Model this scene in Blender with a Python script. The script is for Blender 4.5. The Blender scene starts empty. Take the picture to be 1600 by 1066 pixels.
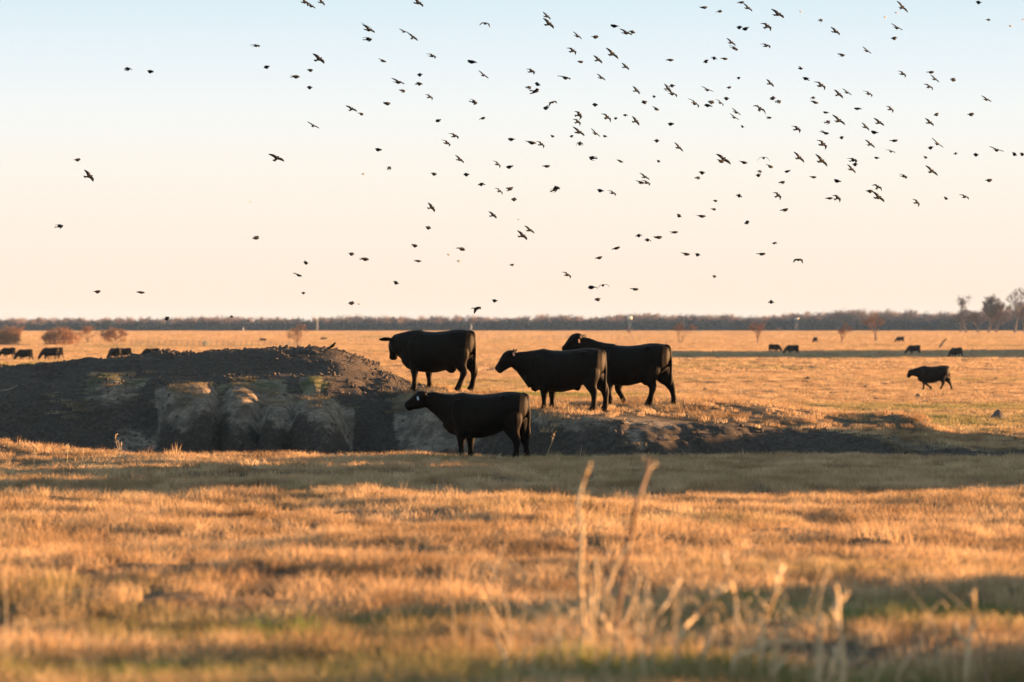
import bpy, math, random
import numpy as np
from mathutils import Vector, Matrix, Euler

S = bpy.context.scene
C = S.collection
R = math.radians
rng = np.random.default_rng(7)
random.seed(7)

# ------------------------------------------------------------------ camera
CAM_Z = 3.6
FPX = 6000.0                     # focal length in pixels of the 1600 px wide photograph
HOR = 515.0                      # eye level row
cam_d = bpy.data.cameras.new('camera')
cam = bpy.data.objects.new('camera', cam_d)
C.objects.link(cam)
cam.location = (0, 0, CAM_Z)
cam.rotation_euler = (R(90) - math.atan((533 - HOR) / FPX), 0, 0)
cam_d.lens = 135.0
cam_d.sensor_width = 36.0
cam_d.sensor_fit = 'HORIZONTAL'
cam_d.clip_start = 0.5
cam_d.clip_end = 20000
cam_d.dof.use_dof = True
cam_d.dof.focus_distance = 82.0
cam_d.dof.aperture_fstop = 2.6
S.camera = cam
S.cycles.max_bounces = 4
S.cycles.diffuse_bounces = 2
S.cycles.transmission_bounces = 3
S.cycles.glossy_bounces = 2

# ------------------------------------------------------------------ sky, sun, exposure
EXPO = 2.95
SKYS = 0.10
SUN_AZ = 67.0                    # degrees right of the viewing direction
SUN_EL = 4.6
S.view_settings.view_transform = 'Standard'
S.view_settings.look = 'None'
S.view_settings.gamma = 1
S.view_settings.exposure = EXPO
W = bpy.data.worlds.new('World')
S.world = W
W.use_nodes = True
wn, wl = W.node_tree.nodes, W.node_tree.links
bg = wn['Background']
sky = wn.new('ShaderNodeTexSky')
sky.sky_type = 'NISHITA'
sky.sun_disc = False
sky.sun_elevation = R(SUN_EL)
sky.sun_rotation = R(SUN_AZ)
sky.dust_density = 1.0
sky.air_density = 1.0
tc = wn.new('ShaderNodeTexCoord')
sep = wn.new('ShaderNodeSeparateXYZ')
wl.new(tc.outputs['Generated'], sep.inputs[0])
K = 1.0 / (SKYS * 2 ** EXPO)
def lin(c): return tuple(((v / 255) / 12.92 if v / 255 <= 0.04045 else ((v / 255 + 0.055) / 1.055) ** 2.4) for v in c)
ramp = wn.new('ShaderNodeValToRGB')
cr = ramp.color_ramp
stops = [(0.0, (253, 229, 207)), (0.011, (255, 234, 213)), (0.024, (255, 240, 224)), (0.041, (253, 246, 234)), (0.057, (247, 249, 246)),
         (0.073, (233, 244, 249)), (0.089, (218, 237, 246)), (0.2, (186, 213, 235)), (0.45, (150, 185, 215))]
while len(cr.elements) < len(stops): cr.elements.new(0.5)
for e, (p, c) in zip(cr.elements, stops):
    e.position = p
    e.color = (*lin(c), 1)
wl.new(sep.outputs['Z'], ramp.inputs[0])
gain = wn.new('ShaderNodeMix'); gain.data_type = 'RGBA'; gain.blend_type = 'MULTIPLY'; gain.inputs[0].default_value = 1
wl.new(ramp.outputs[0], gain.inputs[6]); gain.inputs[7].default_value = (K, K, K, 1)
mixs = wn.new('ShaderNodeMix'); mixs.data_type = 'RGBA'
mr = wn.new('ShaderNodeMapRange'); mr.interpolation_type = 'SMOOTHSTEP'
mr.inputs['From Min'].default_value = 0.09; mr.inputs['From Max'].default_value = 0.5
mr.inputs['To Min'].default_value = 0.0; mr.inputs['To Max'].default_value = 1.0
wl.new(sep.outputs['Z'], mr.inputs['Value'])
wl.new(mr.outputs[0], mixs.inputs[0]); wl.new(gain.outputs[2], mixs.inputs[6]); wl.new(sky.outputs[0], mixs.inputs[7])
wl.new(mixs.outputs[2], bg.inputs[0])
bg.inputs[1].default_value = SKYS

sun_d = bpy.data.lights.new('sun', 'SUN')
sun_d.energy = 5.0
sun_d.angle = R(0.6)
sun_d.color = (1.0, 0.545, 0.24)
sun = bpy.data.objects.new('sun', sun_d)
C.objects.link(sun)
SDIR = Vector((math.sin(R(SUN_AZ)) * math.cos(R(SUN_EL)), math.cos(R(SUN_AZ)) * math.cos(R(SUN_EL)), math.sin(R(SUN_EL))))
sun.rotation_euler = SDIR.to_track_quat('Z', 'Y').to_euler()
sun.location = (60, 40, 40)

# ------------------------------------------------------------------ helpers
def tag(o, label=None, cat=None, group=None, kind=None):
    if label: o['label'] = label
    if cat: o['category'] = cat
    if group: o['group'] = group
    if kind: o['kind'] = kind
    return o

def link(name, me, mat=None, parent=None, loc=(0, 0, 0), rot=(0, 0, 0), scale=1.0):
    o = bpy.data.objects.new(name, me)
    C.objects.link(o)
    if mat and me and not me.materials: me.materials.append(mat)
    if parent: o.parent = parent
    o.location = loc
    o.rotation_euler = rot
    o.scale = (scale, scale, scale) if not hasattr(scale, '__len__') else scale
    return o

def empty(name, loc=(0, 0, 0), rz=0.0, scale=1.0):
    o = bpy.data.objects.new(name, None)
    o.empty_display_size = 0.2
    C.objects.link(o)
    o.location = loc
    o.rotation_euler = (0, 0, rz)
    o.scale = (scale,) * 3
    return o

def mesh(name, v, f, smooth=False, mat=None):
    me = bpy.data.meshes.new(name)
    me.from_pydata([tuple(p) for p in v], [], [tuple(q) for q in f])
    if smooth:
        me.polygons.foreach_set('use_smooth', [True] * len(me.polygons))
    if mat: me.materials.append(mat)
    me.update()
    return me

class MB:
    def __init__(s): s.v, s.f = [], []
    def add(s, v, f):
        n = len(s.v)
        s.v += [tuple(p) for p in v]
        s.f += [tuple(i + n for i in q) for q in f]
    def box(s, c, d):
        x, y, z = c; a, b, h = d[0] / 2, d[1] / 2, d[2] / 2
        s.add([(x + i * a, y + j * b, z + k * h) for k in (-1, 1) for j in (-1, 1) for i in (-1, 1)],
              [(0, 2, 3, 1), (4, 5, 7, 6), (0, 1, 5, 4), (2, 6, 7, 3), (0, 4, 6, 2), (1, 3, 7, 5)])
    def tube(s, pts, rad, n=6, cap=True):
        pts = [Vector(p) for p in pts]
        vs, fs = [], []
        for i, p in enumerate(pts):
            t = (pts[min(i + 1, len(pts) - 1)] - pts[max(i - 1, 0)])
            t = t.normalized() if t.length > 1e-9 else Vector((0, 0, 1))
            u = t.cross(Vector((0, 1, 0)) if abs(t.y) < 0.9 else Vector((1, 0, 0))).normalized()
            w = t.cross(u)
            r = rad[i] if hasattr(rad, '__len__') else rad
            for k in range(n):
                a = 2 * math.pi * k / n
                vs.append(p + u * (r * math.cos(a)) + w * (r * math.sin(a)))
        for i in range(len(pts) - 1):
            for k in range(n):
                a, b = i * n + k, i * n + (k + 1) % n
                fs.append((a, b, b + n, a + n))
        if cap:
            fs.append(tuple(range(n))[::-1])
            fs.append(tuple(range((len(pts) - 1) * n, len(pts) * n)))
        s.add(vs, fs)
    def loft(s, secs, n=14, up=Vector((0, 0, 1)), axis=None):
        """secs: (centre, half height, half width[, squareness])"""
        cs = [Vector(q[0]) for q in secs]
        vs, fs = [], []
        for i, q in enumerate(secs):
            t = (cs[min(i + 1, len(cs) - 1)] - cs[max(i - 1, 0)]).normalized()
            if axis is not None: t = axis
            side = up.cross(t)
            if side.length < 1e-3: side = Vector((0, 1, 0))
            side.normalize()
            uu = t.cross(side).normalized()
            e = q[3] if len(q) > 3 else 1.0
            for k in range(n):
                a = 2 * math.pi * k / n
                ca, sa = math.cos(a), math.sin(a)
                ca = math.copysign(abs(ca) ** e, ca); sa = math.copysign(abs(sa) ** e, sa)
                vs.append(cs[i] + uu * (q[1] * sa) + side * (q[2] * ca))
        for i in range(len(cs) - 1):
            for k in range(n):
                a, b = i * n + k, i * n + (k + 1) % n
                fs.append((a, b, b + n, a + n))
        fs.append(tuple(range(n))[::-1])
        fs.append(tuple(range((len(cs) - 1) * n, len(cs) * n)))
        s.add(vs, fs)
    def mesh(s, name, smooth=False, mat=None): return mesh(name, s.v, s.f, smooth, mat)

# value noise in numpy
def _h(ix, iy, s):
    n = (ix.astype(np.int64) * 374761393 + iy.astype(np.int64) * 668265263 + s * 1442695040888963) & 0xFFFFFFFF
    n = ((n ^ (n >> 13)) * 1274126177) & 0xFFFFFFFF
    n = (n ^ (n >> 16)) & 0xFFFFFFFF
    return n.astype(np.float64) / 4294967295.0
def vnoise(x, y, s=0):
    x = np.asarray(x, float); y = np.asarray(y, float)
    ix, iy = np.floor(x), np.floor(y)
    fx, fy = x - ix, y - iy
    fx = fx * fx * (3 - 2 * fx); fy = fy * fy * (3 - 2 * fy)
    a, b = _h(ix, iy, s), _h(ix + 1, iy, s)
    c, d = _h(ix, iy + 1, s), _h(ix + 1, iy + 1, s)
    return (a * (1 - fx) + b * fx) * (1 - fy) + (c * (1 - fx) + d * fx) * fy
def fbm(x, y, s=0, o=4, g=0.5):
    t, a, n = 0.0, 1.0, 0.0
    for i in range(o):
        t = t + a * (vnoise(x * 2 ** i + 17.3 * i, y * 2 ** i - 9.1 * i, s + i) - 0.5)
        n += a; a *= g
    return t / n * 2
def sstep(a, b, x):
    t = np.clip((x - a) / (b - a), 0, 1)
    return t * t * (3 - 2 * t)
def smax(a, b, k):
    h = np.clip(0.5 + 0.5 * (a - b) / k, 0, 1)
    return b * (1 - h) + a * h + k * h * (1 - h)

# ------------------------------------------------------------------ terrain height
# columns across the dugout: x, floor height, lip (y, z), crest (y, z), where the back meets the pasture
COLS = np.array([
    # x     zf    yl    zl    yc    zc    yb
    [-26., -0.2, 87.6, 2.00, 92.0, 2.45, 108],
    [-12., -0.5, 88.4, 2.26, 91.0, 2.72, 106],
    [-9.0, -0.5, 88.4, 2.46, 91.0, 2.95, 106],
    [-6.8, -0.5, 88.4, 2.56, 91.0, 3.08, 106],
    [-5.2, -0.5, 88.4, 2.60, 91.0, 3.16, 107],
    [-4.1, -0.5, 88.4, 2.58, 91.0, 3.10, 109],
    [-3.5, -0.5, 88.4, 2.46, 91.0, 2.92, 112],
    [-3.0, -0.5, 88.0, 2.22, 91.0, 2.62, 125],
    [-2.3, -0.5, 87.2, 2.15, 91.0, 2.30, 150],
    [-1.2, -0.5, 85.8, 2.15, 90.0, 2.15, 180],
    [0.0, -0.45, 84.4, 1.95, 89.0, 2.00, 215],
    [1.2, -0.30, 83.0, 1.76, 88.0, 1.92, 230],
    [2.4, 0.10, 82.6, 1.68, 88.0, 1.92, 230],
    [3.3, 0.40, 82.8, 1.60, 88.0, 1.95, 220],
    [4.4, 0.60, 83.4, 1.56, 88.0, 1.97, 200],
    [5.8, 0.78, 84.4, 1.50, 88.0, 1.90, 180],
    [7.4, 0.88, 84.8, 1.38, 87.5, 1.70, 140],
    [9.0, 0.92, 85.0, 1.25, 87.2, 1.55, 112],
    [10.2, 0.95, 84.6, 1.08, 87.0, 1.22, 108],
    [11.6, 0.95, 84.6, 1.00, 87.0, 1.02, 105],
    [16.0, 0.95, 84.6, 0.98, 88.0, 0.90, 105],
    [26.0, 0.95, 84.6, 0.98, 88.0, 0.80, 105]])
LOBES = [  # x, y, rx, ry, top z, foot z : rounded blocks of bank that have slumped forward
    (-7.1, 87.3, 1.08, 3.3, 2.36, -0.5), (-5.95, 87.5, 0.86, 3.3, 2.38, -0.5), (-5.12, 86.4, 0.62, 3.0, 1.98, -0.5), (-4.2, 86.4, 0.84, 3.4, 2.08, -0.5),
    (-4.5, 88.0, 0.38, 1.4, 2.56, 1.2), (-9.1, 88.4, 0.95, 2.6, 2.58, 0.6), (-9.9, 87.0, 0.65, 2.4, 1.80, 0.0), (-11.6, 87.4, 0.8, 2.4, 2.2, 0.2), (-8.3, 85.2, 0.6, 1.4, 0.9, -0.4),
    (-1.95, 87.4, 0.85, 3.6, 2.24, -0.4), (-0.6, 87.6, 1.3, 4.0, 2.18, -0.3), (1.5, 84.9, 1.45, 2.8, 1.80, 0.0), 
    (2.0, 79.0, 1.1, 0.75, 0.97, 0.4), (8.7, 87.0, 1.1, 1.6, 1.68, 1.0)]

def T(x, y, detail=True):
    x = np.asarray(x, float); y = np.asarray(y, float)
    x, y = np.broadcast_arrays(x, y)
    xw = x + 0.35 * fbm(x * 0.45, y * 0.45, 91, 3)
    yw = y + 0.5 * fbm(x * 0.5, y * 0.35, 92, 3)
    # near ground
    zn = np.interp(y, [-400, 0, 20, 77, 200], [1.9, 1.9, 1.74, 1.0, 1.0])
    # pasture beyond
    zp = np.interp(y, [0, 500, 700, 1000, 1500, 2200, 6000], [0, 0, 0.1, 0.9, 2.2, 2.6, 3.2])
    col = [np.interp(xw, COLS[:, 0], COLS[:, i]) for i in range(1, 7)]
    zf, yl, zl, yc, zc, yb = col
    # blending of the bank sections
    y0 = 77.4; y1 = 79.4; y2 = np.minimum(82.0, yl - 2.2)
    a = sstep(y0, y1, yw)
    z = zn * (1 - a) + zf * a
    toe = zf + 0.5 * (zl - zf) * np.clip((yw - y2 + 1.2) / (yl - y2 + 1.2), 0, 1) ** 1.4
    z = np.where(yw > y1, np.maximum(z, toe), z)
    b = sstep(y2, yl, yw)
    z = z * (1 - b) + zl * b
    c = np.clip((yw - yl) / (yc - yl), 0, 1)
    z = np.where(yw > yl, zl + (zc - zl) * np.sin(c * math.pi / 2), z)
    d = np.clip((yw - yc) / (yb - yc), 0, 1)
    dd = np.where(yb > 120, d * 0.75 + 0.25 * d * d * (3 - 2 * d), d * d * (3 - 2 * d))
    z = np.where(yw > yc, zc * (1 - dd) + zp * dd, z)
    z = np.where(yw < y0, zn, z)
    # fade the dugout out far to the sides
    fx = sstep(18, 27, np.abs(x))
    side = zn * (1 - sstep(80, 125, y)) + zp * sstep(80, 125, y)
    z = z * (1 - fx) + side * fx
    inl = np.zeros_like(z)
    for (lx, ly, rx, ry, zt, zb) in LOBES:
        r = np.sqrt(np.abs((xw - lx) / rx) ** 2.3 + np.abs((y - ly) / ry) ** 2.3)
        r = r + 0.20 * fbm(x * 1.2, y * 0.6, 77, 2)
        q = zb + (zt - zb) * np.sqrt(np.clip(1 - np.clip(r, 0, 1) ** 2.6, 0, 1))
        z = np.where(r < 1, smax(z, q, 0.07), z)
        inl = np.maximum(inl, 1 - sstep(0.95, 1.15, r))
    # low lit rise on the left of the near edge, then unseen heaps added outside the frame for their shadows
    z = z + 0.62 * np.exp(-((x + 12.2) / 3.0) ** 2 - ((y - 75.6) / 1.7) ** 2)
    z = z + (np.interp(y, [60, 76, 78, 80, 82, 95], [2.55, 2.55, 2.1, 2.1, 2.2, 2.2]) + 1.6 * fbm(y * 0.4, x * 0.1, 5, 3)) * np.exp(-(np.maximum(0, np.abs(x - 22) - 2.5) / 2.4) ** 2 - (np.abs(y - 75.5) / 17.0) ** 8)  # added berm out of view, shades the strip below the bank
    z = z + (0.86 + 0.3 * fbm(y * 0.9, x * 0.2, 6, 2)) * np.exp(-((x - 6.6) / 1.1) ** 2 - (np.abs(y - 27.6) / 2.1) ** 6)  # added hummock out of view, throws shade over the right foreground
    z = z + (0.80 + 0.3 * fbm(y * 0.9, x * 0.2, 7, 2)) * np.exp(-((x - 5.7) / 1.0) ** 2 - (np.abs(y - 21.2) / 2.0) ** 6)  # second added hummock out of view, shades the nearest grass
    z = z + 0.34 * np.exp(-((x - 0.4) / 1.0) ** 2 - (np.abs(y - 23.0) / 0.28) ** 4) * 0.35
    z = z + 9.5 * np.exp(-(np.maximum(0, np.abs(x - 118) - 8) / 12) ** 2 - (np.abs(y - 570) / 78) ** 6)  # added unseen ridge, stands in for trees shading the far pasture
    # green-topped rise far left behind the crest
    z = z + 0.42 * np.exp(-((x + 15.0) / 2.8) ** 2 - ((y - 95) / 3.0) ** 2)
    if detail:
        near = 1 - sstep(60, 80, y)
        m = mudmask(x, y)
        z = z + near * 0.17 * fbm(x * 0.33, y * 0.42, 11, 3) + near * 0.08 * fbm(x * 1.1, y * 1.1, 12, 3)
        mid = sstep(60, 80, y) * (1 - sstep(140, 300, y))
        z = z + mid * (0.06 * fbm(x * 0.6, y * 0.6, 21, 3) + (0.02 + 0.13 * m) * (1 - inl) * fbm(x * 1.7, y * 1.7, 22, 4, 0.62))
        z = z + mid * m * (1 - inl) * 0.05 * fbm(x * 6.0, y * 6.0, 23, 2)
        z = z + bankmask(x, y) * (1 - m) * 0.07 * (1 - 0.6 * inl) * fbm(x * 1.6, y * 1.2, 24, 2)
        far = sstep(100, 300, y)
        z = z + far * (0.14 * fbm(x * 0.05, y * 0.05, 31, 3) + 0.10 * fbm(x * 0.22, y * 0.22, 32, 3))
    return z

def mudmask(x, y):
    """1 on bare trampled soil"""
    x = np.asarray(x, float); y = np.asarray(y, float)
    n = fbm(x * 0.7, y * 0.7, 41, 4)
    yb = np.interp(x, [-26, -12, -6, -4, -3, -2, 0, 2, 4, 6, 8, 10, 14, 26], [91.5, 92, 95, 95.5, 94.5, 91, 86.0, 82.6, 82.9, 83.4, 83.4, 83.0, 82.6, 82])
    m = sstep(-0.6, 0.5, (y - 77.9) + n * 0.7) * sstep(-1.0, 1.0, (yb - y) + n * 1.6)
    n2 = 0.6 * fbm(x * 0.6, y * 0.4, 44, 2)
    for (lx, ly, rx, ry, zt, zb) in LOBES:
        r = np.sqrt(((x - lx) / rx) ** 2 + ((y - ly) / ry) ** 2)
        k = (0.25 if lx < -9.5 else 0.6 if lx < -8 else 0.92) * (1 - sstep(0.1, 0.9, y - np.where(zt > 2.0, ly - 0.5, ly - 0.2)) * (lx < -1))
        m = m * (1 - k * (1 - sstep(0.72, 1.0, r + 0.5 * n2)))
    return m

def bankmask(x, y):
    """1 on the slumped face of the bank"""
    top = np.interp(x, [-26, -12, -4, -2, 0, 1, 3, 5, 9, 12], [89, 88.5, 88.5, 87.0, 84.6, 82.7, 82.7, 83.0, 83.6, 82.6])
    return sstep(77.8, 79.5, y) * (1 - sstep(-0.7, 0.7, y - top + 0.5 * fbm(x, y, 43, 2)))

def slope(x, y):
    e = 0.15
    zx = (T(x + e, y, False) - T(x - e, y, False)) / (2 * e); zy = (T(x, y + e, False) - T(x, y - e, False)) / (2 * e)
    return np.hypot(zx, zy)

def greenmask(x, y):
    n = fbm(x * 0.35, y * 0.35, 51, 4)
    g = sstep(0.2, 0.6, n) * 0.4 * (1 - sstep(74, 80, y)) * (0.5 + 0.5 * (1 - sstep(24, 32, y)))
    g = np.maximum(g, sstep(0.15, 0.5, fbm(x * 0.05, y * 0.03, 52, 3)) * 0.28 * sstep(120, 200, y))
    for (cx, cy, rx, ry, a) in [(-15, 94, 5, 4, 1.0), (-9.3, 87.6, 1.0, .35, .6), (-6.0, 87.2, 1.1, .3, .5), (-4.4, 87.2, .5, .35, .8), (-4.1, 85.6, .5, .3, .6), (-7.2, 84.4, .3, .2, .4), (-3.7, 84.0, .2, .15, .6), (-0.3, 97, 3, 5, .9), (0.3, 104, 3.5, 8, 1.0),
                            (2.9, 24.6, 2.2, 0.8, .95), (-1.6, 23.5, 1.0, .6, .9), (-0.9, 25.2, .8, .6, .7), (-1.6, 20.6, 1.8, .9, .75), (1.0, 19.6, 2.5, 1.2, .75), (0.85, 78.3, .5, .4, .9), (1.6, 26.6, .5, .8, .9),
                            (12, 150, 9, 14, .7), (26, 152, 8, 10, .7), (20, 176, 10, 10, .5)]:
        g = np.maximum(g, a * np.exp(-((x - cx) / rx) ** 2 - ((y - cy) / ry) ** 2))
    return np.clip(g, 0, 1)

def tz(x, y): return float(T(np.array([x]), np.array([y]))[0])

def hit(px, py, y0=15.0, y1=2600.0):
    """first ground point along the sight line of a photograph pixel"""
    d = np.geomspace(y0, y1, 6000)
    x = (px - 800) / FPX * d
    zr = CAM_Z - (py - HOR) / FPX * d
    k = np.argmax(T(x, d, False) >= zr)
    if not (T(x[k:k + 1], d[k:k + 1], False)[0] >= zr[k]): k = len(d) - 1
    return float(x[k]), float(d[k]), tz(x[k], d[k])

# ------------------------------------------------------------------ materials
def newmat(name):
    m = bpy.data.materials.new(name)
    m.use_nodes = True
    n, l = m.node_tree.nodes, m.node_tree.links
    return m, n, l, n['Principled BSDF']
def noise_node(n, l, scale, detail=4, rough=0.55, vec=None, w=None):
    t = n.new('ShaderNodeTexNoise')
    t.inputs['Scale'].default_value = scale
    t.inputs['Detail'].default_value = detail
    t.inputs['Roughness'].default_value = rough
    if vec is not None: l.new(vec, t.inputs['Vector'])
    return t
def ramp_node(n, l, fac, stops):
    r = n.new('ShaderNodeValToRGB')
    while len(r.color_ramp.elements) < len(stops): r.color_ramp.elements.new(0.5)
    for e, (p, c) in zip(r.color_ramp.elements, stops):
        e.position = p; e.color = (*c, 1)
    l.new(fac, r.inputs[0])
    return r
def mix_node(n, l, fac, a, b, mode='MIX'):
    m = n.new('ShaderNodeMix'); m.data_type = 'RGBA'; m.blend_type = mode
    if isinstance(fac, (int, float)): m.inputs[0].default_value = fac
    else: l.new(fac, m.inputs[0])
    for v, i in ((a, 6), (b, 7)):
        if isinstance(v, tuple): m.inputs[i].default_value = (*v, 1)
        else: l.new(v, m.inputs[i])
    return m.outputs[2]

def plain(name, col, rough=0.8, var=0.25, scale=8.0, spec=0.2, bump=0.0, bscale=40):
    m, n, l, b = newmat(name)
    tcn = n.new('ShaderNodeTexCoord')
    t = noise_node(n, l, scale, 4, 0.6, tcn.outputs['Object'])
    lo = tuple(c * (1 - var) for c in col); hi = tuple(min(1, c * (1 + var)) for c in col)
    r = ramp_node(n, l, t.outputs[0], [(0.3, lo), (0.7, hi)])
    l.new(r.outputs[0], b.inputs['Base Color'])
    b.inputs['Roughness'].default_value = rough
    b.inputs['Specular IOR Level'].default_value = spec
    if bump:
        t2 = noise_node(n, l, bscale, 4, 0.6, tcn.outputs['Object'])
        bp = n.new('ShaderNodeBump'); bp.inputs['Strength'].default_value = bump; bp.inputs['Distance'].default_value = 0.02
        l.new(t2.outputs[0], bp.inputs['Height']); l.new(bp.outputs[0], b.inputs['Normal'])
    return m

def ground_material():
    m, n, l, b = newmat('ground')
    geo = n.new('ShaderNodeNewGeometry')
    am = n.new('ShaderNodeAttribute'); am.attribute_name = 'mud'
    ag = n.new('ShaderNodeAttribute'); ag.attribute_name = 'green'
    t1 = noise_node(n, l, 9.0, 6, 0.65, geo.outputs['Position'])
    t2 = noise_node(n, l, 1.3, 5, 0.6, geo.outputs['Position'])
    t3 = noise_node(n, l, 40, 3, 0.6, geo.outputs['Position'])
    soil = ramp_node(n, l, t1.outputs[0], [(0.3, (0.036, 0.028, 0.022)), (0.52, (0.088, 0.069, 0.054)), (0.75, (0.18, 0.142, 0.11))])
    soil2 = mix_node(n, l, t2.outputs[0], soil.outputs[0], (0.060, 0.047, 0.038))
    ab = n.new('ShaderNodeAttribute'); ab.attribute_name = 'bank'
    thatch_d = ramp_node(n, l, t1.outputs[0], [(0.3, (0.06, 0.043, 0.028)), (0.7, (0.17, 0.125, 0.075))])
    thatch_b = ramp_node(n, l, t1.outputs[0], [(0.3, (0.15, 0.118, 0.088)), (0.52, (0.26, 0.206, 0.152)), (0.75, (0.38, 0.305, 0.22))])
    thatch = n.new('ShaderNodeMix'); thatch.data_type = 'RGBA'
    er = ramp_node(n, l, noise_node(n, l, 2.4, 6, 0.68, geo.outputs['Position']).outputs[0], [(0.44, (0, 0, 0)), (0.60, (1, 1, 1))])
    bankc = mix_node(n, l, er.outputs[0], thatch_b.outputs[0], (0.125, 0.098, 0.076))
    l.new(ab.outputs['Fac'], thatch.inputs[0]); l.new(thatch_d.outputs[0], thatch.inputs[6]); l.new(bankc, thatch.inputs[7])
    grn = mix_node(n, l, t3.outputs[0], (0.03, 0.055, 0.015), (0.09, 0.11, 0.03))
    th2 = mix_node(n, l, ag.outputs['Fac'], thatch.outputs[2], grn)
    brk = n.new('ShaderNodeMath'); brk.operation = 'MULTIPLY_ADD'
    l.new(noise_node(n, l, 3.2, 6, 0.7, geo.outputs['Position']).outputs[0], brk.inputs[0]); brk.inputs[1].default_value = 1.3; brk.inputs[2].default_value = -0.65
    ads = n.new('ShaderNodeMath'); ads.operation = 'ADD'; l.new(am.outputs['Fac'], ads.inputs[0]); l.new(brk.outputs[0], ads.inputs[1])
    mfac = n.new('ShaderNodeMapRange'); mfac.interpolation_type = 'SMOOTHSTEP'
    mfac.inputs['From Min'].default_value = 0.32; mfac.inputs['From Max'].default_value = 0.68
    l.new(ads.outputs[0], mfac.inputs['Value'])
    col = mix_node(n, l, mfac.outputs[0], th2, soil2)
    l.new(col, b.inputs['Base Color'])
    b.inputs['Roughness'].default_value = 0.95
    b.inputs['Specular IOR Level'].default_value = 0.1
    ad = n.new('ShaderNodeMath'); ad.operation = 'MULTIPLY_ADD'
    l.new(t1.outputs[0], ad.inputs[0]); ad.inputs[1].default_value = 1.0; l.new(t3.outputs[0], ad.inputs[2])
    bp = n.new('ShaderNodeBump'); bp.inputs['Strength'].default_value = 1.0; bp.inputs['Distance'].default_value = 0.09
    l.new(ad.outputs[0], bp.inputs['Height']); l.new(bp.outputs[0], b.inputs['Normal'])
    return m

def grass_material(name, dry_lo, dry_hi, green, trans=0.35, greens=0.5):
    m, n, l, b = newmat(name)
    n.remove(b)
    out = n['Material Output']
    geo = n.new('ShaderNodeNewGeometry')
    oi = n.new('ShaderNodeObjectInfo')
    ai = n.new('ShaderNodeAttribute'); ai.attribute_type = 'INSTANCER'; ai.attribute_name = 'green'
    nz = noise_node(n, l, 0.9, 4, 0.6, geo.outputs['Position'])
    cd = mix_node(n, l, oi.outputs['Random'], dry_lo, dry_hi)
    cd2 = mix_node(n, l, ramp_node(n, l, nz.outputs[0], [(0.4, (0, 0, 0)), (0.65, (1, 1, 1))]).outputs[0], cd, tuple(v * 0.62 for v in dry_lo))
    col = mix_node(n, l, ai.outputs['Fac'], cd2, green)
    df = n.new('ShaderNodeBsdfDiffuse'); tr = n.new('ShaderNodeBsdfTranslucent')
    l.new(col, df.inputs[0]); l.new(col, tr.inputs[0])
    ms = n.new('ShaderNodeMixShader'); ms.inputs[0].default_value = trans
    l.new(df.outputs[0], ms.inputs[1]); l.new(tr.outputs[0], ms.inputs[2])
    l.new(ms.outputs[0], out.inputs['Surface'])
    return m

def hide_material():
    m, n, l, b = newmat('black_hide')
    tcn = n.new('ShaderNodeTexCoord')
    mp = n.new('ShaderNodeMapping'); mp.inputs['Scale'].default_value = (6, 6, 14)
    l.new(tcn.outputs['Object'], mp.inputs[0])
    t = noise_node(n, l, 1.2, 5, 0.6, mp.outputs[0])
    t2 = noise_node(n, l, 9, 5, 0.65, mp.outputs[0])
    r = ramp_node(n, l, t.outputs[0], [(0.3, (0.0028, 0.0024, 0.0023)), (0.6, (0.006, 0.0042, 0.0034)), (0.8, (0.014, 0.0085, 0.0055))])
    dust = ramp_node(n, l, t2.outputs[0], [(0.66, (0, 0, 0)), (0.82, (0.07, 0.07, 0.07))])
    col = mix_node(n, l, dust.outputs[0], r.outputs[0], (0.07, 0.055, 0.045))
    l.new(col, b.inputs['Base Color'])
    b.inputs['Roughness'].default_value = 0.6
    b.inputs['Specular IOR Level'].default_value = 0.06
    b.inputs['Specular Tint'].default_value = (1.0, 0.75, 0.55, 1)
    b.inputs['Sheen Weight'].default_value = 0.0
    b.inputs['Sheen Roughness'].default_value = 0.35
    b.inputs['Sheen Tint'].default_value = (0.9, 0.6, 0.42, 1)
    bp = n.new('ShaderNodeBump'); bp.inputs['Strength'].default_value = 0.5; bp.inputs['Distance'].default_value = 0.012
    l.new(t2.outputs[0], bp.inputs['Height']); l.new(bp.outputs[0], b.inputs['Normal'])
    return m

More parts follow.
